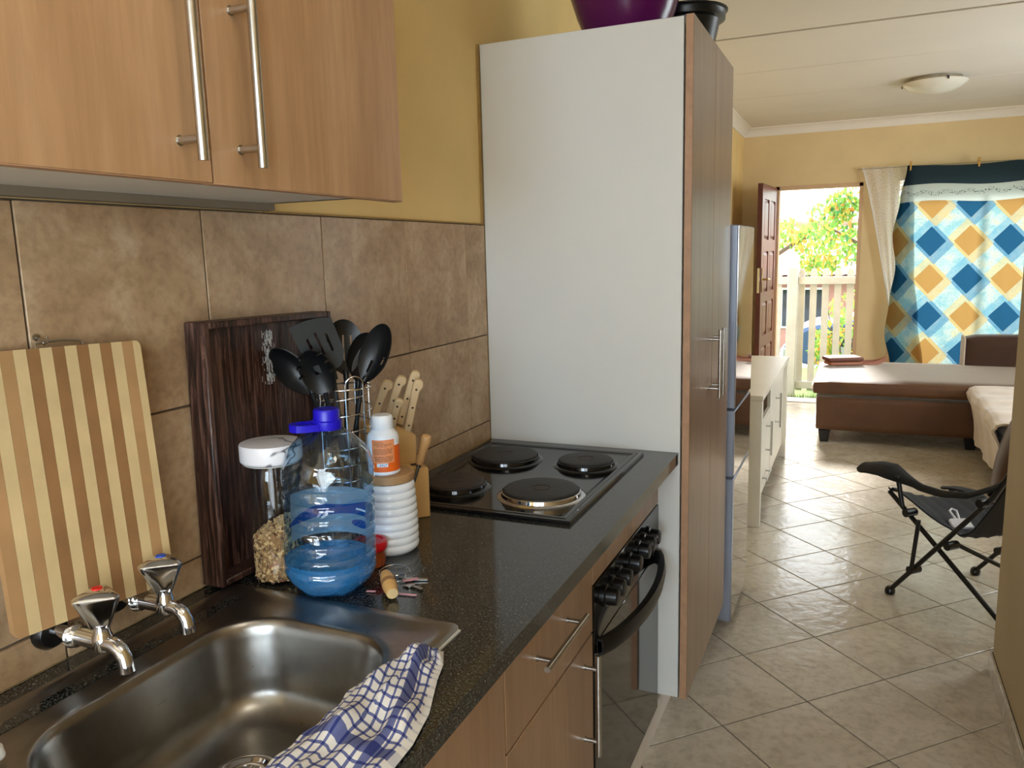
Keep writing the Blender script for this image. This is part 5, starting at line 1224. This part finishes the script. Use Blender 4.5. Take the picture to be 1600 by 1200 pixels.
def camp_chair():
    F0 = Vector((1.229, 1.354, 0.0)); f = Vector((-0.70, 0.714, 0)).normalized(); s = Vector((0.714, 0.70, 0)).normalized()
    t = thing('camping_chair', 'black folding camping chair half hidden by the right wall', 'chair', F0 + s * 0.25 - f * 0.25)
    W = 0.50
    m = frame_from(F0, f, s, Vector((0, 0, 1)))        # local: a forward, b across, z up
    for b in (0.0, W):
        A = MB(m); A.cyl((0.004, b, 0.018), (-0.433, b, 0.549), 0.0098, n=12); (A.cyl((-0.433, b, 0.549), (-0.63, b - 0.01, 0.90), 0.0098, n=12) if b == 0.0 else None); obj('leg', A, 'chair_tube', t)
        B = MB(m); bb = b + (0.022 if b == 0 else -0.022); B.cyl((0.055, bb, 0.437) if b == 0.0 else (-0.075, bb, 0.348), (-0.575, bb, 0.018), 0.0098, n=12); obj('leg', B, 'chair_tube', t)
        S = MB(m); bo = b - 0.018 if b == 0 else b + 0.018; S.cyl((-0.112, bo, 0.150), (-0.135, bo, 0.372), 0.0085, n=12); obj('strut', S, 'chair_tube', t)
        U = MB(m); U.cyl((-0.052, bo, 0.405), (-0.020, bo, 0.528 if b == 0.0 else 0.375), 0.0098, n=12); obj('arm_post', U, 'chair_tube', t)
        for p in ((0.004, b, 0.0), (-0.575, bb, 0.0)):
            q = MB(m); q.lathe([(0.0, 0.0), (0.017, 0.0), (0.021, 0.006), (0.021, 0.018), (0.017, 0.028), (0.010, 0.034), (0.0, 0.034)], p, 18); obj('foot', q, 'black_plastic', t)
        for p in ((-0.110, b, 0.152), (-0.276, b, 0.312), (-0.075, b, 0.385 if b == 0.0 else 0.335), (-0.40, b, 0.520)):
            j = MB(m); j.cyl((p[0], p[1] - 0.026, p[2]), (p[0], p[1] + 0.026, p[2]), 0.017, n=14); obj('joint', j, 'black_plastic', t)
        def arm(u, v):
            path = [(0.185, 0.532), (0.12, 0.550), (0.05, 0.555), (-0.03, 0.532), (-0.12, 0.512), (-0.22, 0.512), (-0.34, 0.540), (-0.43, 0.59), (-0.47, 0.62)]
            x = u * (len(path) - 1); i = min(int(x), len(path) - 2); k = x - i; a = path[i][0] + (path[i + 1][0] - path[i][0]) * k; z = path[i][1] + (path[i + 1][1] - path[i][1]) * k
            w = 0.052 if u < 0.26 else 0.052 - 0.036 * min(1, (u - 0.26) / 0.2)
            if u < 0.08: w *= 0.55 + 0.45 * (u / 0.08) ** 0.5
            return (a, b + w * (2 * v - 1), z - 0.010 * (2 * v - 1) ** 2 - (0.03 * (1 - v) * (w / 0.052) if b == 0.0 else 0.17 + 0.02 * v))
        ar = MB(m); ar.sheet(28, 8, arm, 0.009); obj('armrest', ar, 'chair_fabric', t, 60)
    def seat(u, v):
        path = [(0.072, 0.445), (0.03, 0.432), (-0.08, 0.395), (-0.20, 0.355), (-0.285, 0.335), (-0.34, 0.37), (-0.42, 0.50), (-0.52, 0.69), (-0.63, 0.89)]
        x = u * (len(path) - 1); i = min(int(x), len(path) - 2); k = x - i; a = path[i][0] + (path[i + 1][0] - path[i][0]) * k; z = path[i][1] + (path[i + 1][1] - path[i][1]) * k
        sag = 0.030 * (1 - (2 * v - 1) ** 2) + 0.003 * math.sin(v * 40 + u * 25)
        return (a, 0.03 + (W - 0.06) * v, z + 0.012 - sag * (1 if u < 0.6 else 0.5) - (0.012 if u < 0.05 else 0) - 0.10 * v * max(0, 1 - u / 0.45))
    se = MB(m); se.sheet(44, 20, seat, 0.006); obj('seat', se, 'chair_fabric', t, 60)
    for (p, q) in (((-0.285, 0.03, 0.31), (-0.57, W - 0.05, 0.06)), ((-0.285, W - 0.03, 0.31), (-0.57, 0.05, 0.06))):
        c = MB(m); c.cyl(p, q, 0.0085, n=12); obj('cross_brace', c, 'chair_tube', t)
    e = m @ Vector((-0.212, 0.118, 0.357)); mm = Matrix.Translation(e) @ Matrix.Rotation(math.radians(22), 4, 'Z') @ Matrix.Rotation(math.radians(24), 4, 'X') @ Matrix.Scale(1.15, 4)
    k = MB(mm)
    k.prism([(-0.036, -0.024), (0.036, -0.024), (0.036, 0.016), (0.026, 0.024), (-0.026, 0.024), (-0.036, 0.016)], 0.0, 0.012, 'z', 0.003)
    k.tube([(-0.006, 0.024, 0.006), (-0.010, 0.046, 0.008), (-0.012, 0.062, 0.010), (0.0, 0.072, 0.010), (0.012, 0.062, 0.010), (0.010, 0.046, 0.008), (0.006, 0.024, 0.006)], 0.004, 8)
    tag(obj('scraper', k, 'paddle_white'), 'small white plastic scraper with a ring handle on the camping chair seat', 'scraper')
camp_chair()

def ceiling_lamp(c, label):
    t = thing('ceiling_lamp', label, 'ceiling lamp', (c[0], c[1], H))
    b = MB(); b.lathe([(0.0, H - 0.0005), (0.165, H - 0.0005), (0.165, H - 0.020), (0.150, H - 0.026), (0.0, H - 0.026)], c, 48); obj('base_plate', b, 'lamp_metal', t)
    g = MB(); g.lathe([(0.198, H - 0.026), (0.200, H - 0.030), (0.190, H - 0.042), (0.160, H - 0.064), (0.115, H - 0.084), (0.06, H - 0.097), (0.0, H - 0.101)], c, 56, True, True); obj('glass_bowl', g, 'lamp_glass', t, 60)
    for k in range(3):
        a = -1.25 + k * 2 * PI / 3; q = MB(Matrix.Translation((c[0] + 0.195 * math.cos(a), c[1] + 0.195 * math.sin(a), H - 0.026)) @ Matrix.Rotation(a, 4, 'Z')); q.box(-0.035, -0.006, -0.0, 0.010, 0.006, 0.006, 0.001); q.box(0.004, -0.006, -0.016, 0.010, 0.006, 0.004, 0.001); obj('clip', q, 'rivet_dark', t)
ceiling_lamp((1.462, 4.08, 0), 'round frosted glass ceiling lamp with clips in the living room')
def added_kitchen_lamp():  # unseen fixture and light, both added to lift the kitchen
    ceiling_lamp((0.98, -1.75, 0), 'added round glass ceiling lamp, out of view over the kitchen worktop')
    d = bpy.data.lights.new('kitchen_warm_fill', 'POINT'); d.energy = 7; d.shadow_soft_size = 0.18; d.color = (1.0, 0.93, 0.80)  # added warm fill, hangs free below the unlit bowl
    o = bpy.data.objects.new('kitchen_warm_fill', d); COL.objects.link(o); o.location = (0.98, -1.75, H - 0.32)
added_kitchen_lamp()

def blanket():
    ytop = 5.575
    def lerp(T, v):
        x = v * (len(T) - 1); i = min(int(x), len(T) - 2); k = x - i; k = k * k * (3 - 2 * k); return T[i] + (T[i + 1] - T[i]) * k
    def f(u, v):
        z = 2.128 - 1.72 * v
        z += 0.010 * math.sin(u * 9) * (1 - v) if v < 0.3 else 0
        x1 = lerp((1.40, 1.43, 1.45, 1.50, 1.56), v); L = lerp((1.388, 1.345, 1.30, 1.335, 1.30, 1.275, 1.33), v)      # flat front edge, left fold line
        if u < 0.10:   s = u / 0.10; x = x1 + 0.03 + (L - x1 - 0.03) * s; y = ytop + 0.030 - 0.008 * s; uu = 2 * L - x - 0.05
        elif u < 0.22: s = (u - 0.10) / 0.12; x = L + (x1 - L) * s; y = ytop + 0.018 - 0.045 * math.sin(PI * s) - 0.010 * s; uu = L - 0.03 + (x1 - L + 0.03) * s
        else:
            s = (u - 0.22) / 0.78; x = x1 + (2.62 - x1) * s; y = ytop + 0.006 * math.sin(s * 26 + v * 2) * min(1, v * 3) + 0.004 * math.sin(s * 61) * v; uu = x
        if v > 0.05 and u > 0.22: pass
        if s > 0.62 and u > 0.22: z -= 0.035 * math.exp(-((s - 0.78) / 0.07) ** 2) * (1 - v) ** 6
        return (x, y, z), (uu, z)
    m = MB(); m.sheet(90, 60, f, 0.0)
    tag(obj('blanket', m, 'blanket_print', None, 80), 'blue and tan diamond patterned blanket hung over the living-room window', 'blanket')
    for x, lb in ((1.412, 'wooden clothes peg at the left top corner of the patterned blanket'), (1.922, 'wooden clothes peg farther right along the top of the patterned blanket')):
        p = MB(); p.box(x - 0.007, ytop - 0.016, 2.095, x + 0.007, ytop - 0.005, 2.172, 0.002); p.box(x - 0.007, ytop + 0.033, 2.095, x + 0.007, ytop + 0.042, 2.172, 0.002)
        t = thing('clothes_peg', lb, 'clothes peg', (x, ytop, 2.12)); obj('jaw', p, 'peg_wood', t)
        sp = MB(); sp.cyl((x - 0.009, ytop + 0.012, 2.142), (x + 0.009, ytop + 0.012, 2.142), 0.006, n=12); sp.tube([(x, ytop - 0.016, 2.142), (x, ytop + 0.042, 2.142)], 0.003, 6); obj('spring', sp, 'brushed_steel', t)
    w = MB(); w.cyl((1.0, 5.625, 2.135), (2.7, 5.625, 2.135), 0.003, n=8)
    for x in (1.0, 2.7): w.cyl((x, 5.625, 2.135), (x, YF, 2.14), 0.003, n=8)
    tag(obj('curtain_wire', w, 'lamp_metal'), 'thin curtain wire across the top of the window', 'curtain wire')
    def lf(u, v):
        z = 2.150 - 1.26 * v
        xl = 1.033 + 0.275 * v ** 0.85; xr = 1.425 - 0.05 * v
        return (xl + (xr - xl) * u, 5.655 + 0.010 * math.sin(u * 22) * (1 - 0.3 * v), z), (u * 0.4, v * 1.26)
    c = MB(); c.sheet(40, 24, lf)
    cu = tag(obj('lace_curtain', c, 'lace', None, 80), 'thin white lace curtain gathered beside the patterned blanket', 'curtain')
    h = MB()
    h.tube([(1.033 + 0.275 * (k / 20) ** 0.85, 5.652, 2.148 - 1.26 * k / 20) for k in range(21)], 0.005, 6); obj('hem', h, 'cloth_white', cu)
    r = MB(); r.sheet(30, 2, lambda u, v: (2.25 + 0.5 * u, 5.64 + 0.008 * math.sin(u * 30), 2.150 - 0.35 * v)); 
    tag(obj('lace_curtain', r, 'lace', None, 80), 'strip of white lace curtain above the right shoulder of the blanket', 'curtain')
blanket()

# ================================================================== outside the front door
struct('ground_1', MB().box(-30, YF + 0.21, -0.4, 30, 9.2, -0.16), 'grass_ground', 'grass strip outside the front door')
gs = MB(); random.seed(5)
for k in range(1500):
    x, y = random.uniform(-0.3, 1.6), random.uniform(6.05, 6.88); h = random.uniform(0.03, 0.09); a = random.uniform(0, PI); dx, dy = 0.006 * math.cos(a), 0.006 * math.sin(a); lx, ly = random.uniform(-.02, .02), random.uniform(-.02, .02)
    b = gs.bm; v = [b.verts.new((x - dx, y - dy, -0.162)), b.verts.new((x + dx, y + dy, -0.162)), b.verts.new((x + lx, y + ly, -0.162 + h))]; b.faces.new(v)
g = obj('grass', gs, 'grass_blade'); tag(g, 'short green grass along the foot of the picket fence', 'grass'); g['kind'] = 'stuff'
struct('step', MB().box(0.05, YF + 0.2, -0.16, 1.3, 6.02, -0.012, 0.004), 'concrete_out', 'pale concrete step outside the front door')
struct('road', MB().box(-30, 9.2, -0.7, 30, 13.2, -0.45), 'concrete_out', 'pale street beyond the fence')
struct('ground_2', MB().box(-40, 13.2, -2.2, 40, 60, -1.5), 'grass_ground', 'lower ground across the street')

def fence():
    t = thing('picket_fence', 'white wooden picket fence outside the front door', 'fence', (0.7, 7.0, -0.16))
    po = MB(); po.box(0.335, 6.90, -0.16, 0.442, 6.985, 1.255, 0.008); obj('post', po, 'fence_white', t)
    for z0, z1 in ((1.072, 1.152), (-0.07, 0.01)):
        obj('rail', MB().box(0.443, 6.955, z0, 3.0, 6.998, z1, 0.004), 'fence_white', t); obj('rail', MB().box(-2.0, 6.955, z0, 0.334, 6.998, z1, 0.004), 'fence_white', t)
    x = 0.475
    xs = [0.475 + 0.1225 * k for k in range(18)] + [0.235 - 0.1225 * k for k in range(15)]
    for x in xs:
        w = 0.0345; p = MB(); p.prism([(x - w, -0.10), (x + w, -0.10), (x + w, 1.195), (x + w * .62, 1.238), (x - w * .62, 1.238), (x - w, 1.195)], 7.0, 7.022, 'y', 0.003); obj('picket', p, 'fence_white', t)
fence()

def leaves(parent, blobs, n, size, mats, name='leaves', seed=1):
    random.seed(seed); mbs = [MB() for _ in mats]
    for k in range(n):
        c, r = random.choice(blobs)
        while True:
            d = Vector((random.uniform(-1, 1), random.uniform(-1, 1), random.uniform(-1, 1)))
            if 0.15 < d.length < 1: break
        p = Vector(c) + Vector((d.x * r[0], d.y * r[1], d.z * r[2]))
        q = random.random(); i = 0; acc = 0
        for j, (mt, w) in enumerate(mats):
            acc += w
            if q < acc: i = j; break
        b = mbs[i].bm; s = size * random.uniform(0.6, 1.3); R = Euler((random.uniform(0, 6.3), random.uniform(0, 6.3), random.uniform(0, 6.3))).to_matrix()
        vs = [b.verts.new(p + R @ Vector(v)) for v in ((-s, 0, 0), (-s * .3, s * .38, s * .08), (s * .4, s * .36, s * .1), (s, 0, -s * .1), (s * .4, -s * .36, s * .1), (-s * .3, -s * .38, s * .08))]
        b.faces.new(vs)
    for mb, (mt, w) in zip(mbs, mats):
        if mb.bm.verts:
            o = obj(name, mb, mt, parent); o['kind'] = 'stuff'

def tree(name, label, base, trunk, branches, blobs, n, size, mats, seed):
    t = thing(name, label, 'tree', base, 'trees beyond the fence')
    m = MB(); m.tube(trunk, [0.10, 0.08, 0.06, 0.04][:len(trunk)], 10); obj('trunk', m, 'bark', t)
    for b in branches: q = MB(); q.tube(b, [0.045, 0.032, 0.016][:len(b)], 8); obj('branch', q, 'bark', t)
    leaves(t, blobs, n, size, mats, 'foliage', seed)
GM = [('leaf_green', 0.50), ('leaf_yellow', 0.25), ('leaf_deep', 0.12), ('leaf_orange', 0.13)]
tree('street_tree', 'green and yellow leafed tree filling the right of the doorway view', (1.9, 12.0, -0.45), [(1.9, 12, -0.45), (1.75, 12, 0.8), (1.55, 12, 1.7), (1.3, 12, 2.5)],
     [[(1.75, 12, 0.9), (1.1, 11.9, 1.45), (0.6, 11.8, 1.75)], [(1.6, 12, 1.5), (1.2, 12.1, 2.1), (0.95, 12.1, 2.7)], [(1.7, 12, 1.1), (2.2, 12, 1.9), (2.4, 12, 2.6)]],
     [((1.25, 12.0, 2.35), (0.55, 0.6, 0.5)), ((0.55, 11.9, 1.85), (0.42, 0.5, 0.36)), ((1.0, 11.7, 1.45), (0.5, 0.5, 0.30)), ((1.9, 12, 2.2), (0.8, 0.7, 0.7)), ((2.3, 12, 1.5), (0.8, 0.7, 0.6)), ((0.75, 11.9, 2.12), (0.25, 0.4, 0.25)), ((1.0, 11.8, 2.75), (0.4, 0.5, 0.3))], 2000, 0.058, GM, 21)
tree('street_tree', 'lower yellowish tree showing at the left of the doorway view', (-0.8, 13.0, -0.45), [(-0.8, 13, -0.45), (-0.75, 13, 0.6), (-0.6, 13, 1.4)],
     [[(-0.70, 13, 1.1), (-0.1, 12.9, 1.5), (0.3, 12.9, 1.7)], [(-0.72, 13, 0.9), (-0.9, 13, 1.5), (-1.0, 13, 1.8)]],
     [((-0.25, 13, 1.72), (0.45, 0.5, 0.26)), ((0.25, 12.9, 1.55), (0.42, 0.5, 0.28)), ((-0.8, 13, 1.6), (0.5, 0.5, 0.35)), ((0.4, 12.7, 1.15), (0.35, 0.4, 0.2))], 1100, 0.055, [('leaf_green', 0.45), ('leaf_yellow', 0.40), ('leaf_orange', 0.15)], 22)
t = thing('garden_shrub', 'yellow-green shrub growing behind the picket fence', 'shrub', (0.95, 8.0, -0.16))
for k in range(6): q = MB(); q.tube([(0.95 + 0.03 * k - .08, 8.0, -0.17), (0.80 + 0.07 * k, 7.95, 0.3), (0.72 + 0.10 * k, 7.9, 0.75)], [0.012, 0.009, 0.005], 6); obj('stem', q, 'bark', t)
leaves(t, [((0.95, 7.95, 0.55), (0.30, 0.3, 0.42)), ((0.68, 7.95, 0.25), (0.16, 0.25, 0.28)), ((1.35, 8.0, 0.8), (0.3, 0.3, 0.4))], 900, 0.045, [('leaf_green', 0.55), ('leaf_yellow', 0.30), ('leaf_orange', 0.15)], 'foliage', 23)

def house():
    t = thing('house', 'house with a pinkish tiled roof across the street', 'house', (0.0, 22.0, -1.5))
    Y, E, Rz = 20.0, 0.72, 2.15
    obj('wall', MB().box(-7, Y + 0.5, -1.5, 7, Y + 7.5, E - 0.02), 'house_wall', t)
    def roof(s):
        rows = 12
        def f(u, v):
            x = -7.4 + 14.8 * u; r = v * rows; k = min(int(r), rows - 1); fr = r - k
            y = Y + 4.0 * v; z = E + (Rz - E) * v - 0.04 * fr + 0.035 * abs(math.sin(x * PI / 0.30))
            return (x, y if s > 0 else 2 * (Y + 4) - y, z)
        m = MB(); m.sheet(240, 48, f); o = obj('roof', m, 'roof_tile', t, 30); return o
    roof(1); roof(-1)
    obj('fascia', MB().box(-7.4, Y - 0.02, E - 0.16, 7.4, Y, E - 0.01), 'house_wall', t)
    ridge = MB(); ridge.tube([(-7.4, Y + 4, Rz), (7.4, Y + 4, Rz)], 0.12, 10); obj('ridge', ridge, 'roof_tile', t)
    for x in (-4.0, -0.9, 2.6):
        w = obj("window", MB().box(x, Y + 0.46, -0.7, x + 1.2, Y + 0.52, 0.40), "white_melamine", t)
        obj('pane', MB().box(x + .06, Y + 0.44, -0.64, x + 0.57, Y + 0.462, 0.34), 'car_glass', w); obj('pane', MB().box(x + .63, Y + 0.44, -0.64, x + 1.14, Y + 0.462, 0.34), 'car_glass', w)
house()

def car():
    X, Y, Z = 0.05, 10.0, -0.45
    t = thing('car', 'dark blue car parked in the street behind the picket fence', 'car', (X + 2.0, Y + 0.85, Z))
    side = [(0.0, 0.35), (0.05, 0.62), (0.35, 0.78), (1.15, 0.90), (3.75, 0.92), (4.05, 0.85), (4.15, 0.5), (4.1, 0.28), (3.6, 0.22), (0.3, 0.22)]
    b = MB(); b.prism([(X + a, Z + h) for a, h in side], Y, Y + 1.68, 'y', 0.05); obj('body', b, 'car_blue', t)
    cab = [[(X + a, Y + o, Z + h) for a, h in ((1.05, 0.90), (3.65, 0.92), (3.15, 1.40), (1.75, 1.42))] for o in (0.12, 1.56)]
    g = MB(); g.rings(cab); obj('cabin_glass', g, 'car_glass', t)
    r = MB(); r.box(X + 1.72, Y + 0.14, Z + 1.405, X + 3.18, Y + 1.54, Z + 1.445, 0.02); obj('roof', r, 'car_blue', t)
    for a, c in ((1.05, 1.75), (2.42, 2.46), (3.65, 3.15)):
        q = MB(); q.tube([(X + a, Y + 0.11, Z + 0.90), (X + c, Y + 0.13, Z + 1.42)], 0.04, 8); obj('pillar', q, 'car_blue', t)
    for a in (0.80, 3.35):
        for y in (Y - 0.02, Y + 1.50):
            w = MB(); w.rings([[(X + a + rr * math.cos(2 * PI * j / 28), y + o, Z + 0.31 + rr * math.sin(2 * PI * j / 28)) for j in range(28)] for rr, o in ((0.20, 0.0), (0.29, 0.01), (0.31, 0.04), (0.31, 0.16), (0.29, 0.2))]); o = obj('wheel', w, 'car_tyre', t)
            h = MB(); h.rings([[(X + a + rr * math.cos(2 * PI * j / 20), y + o_, Z + 0.31 + rr * math.sin(2 * PI * j / 20)) for j in range(20)] for rr, o_ in ((0.06, -0.02), (0.19, -0.006), (0.19, 0.02))]); obj('hubcap', h, 'car_silver', o)
    l = MB(); l.ball((X + 0.10, Y + 0.22, Z + 0.66), 0.12, 2, (0.6, 1.2, 0.6)); obj('headlight', l, 'car_silver', t)
    p = MB(); p.box(X - 0.03, Y + 0.02, Z + 0.28, X + 0.2, Y + 1.66, Z + 0.48, 0.04); obj('bumper', p, 'car_silver', t)
car()
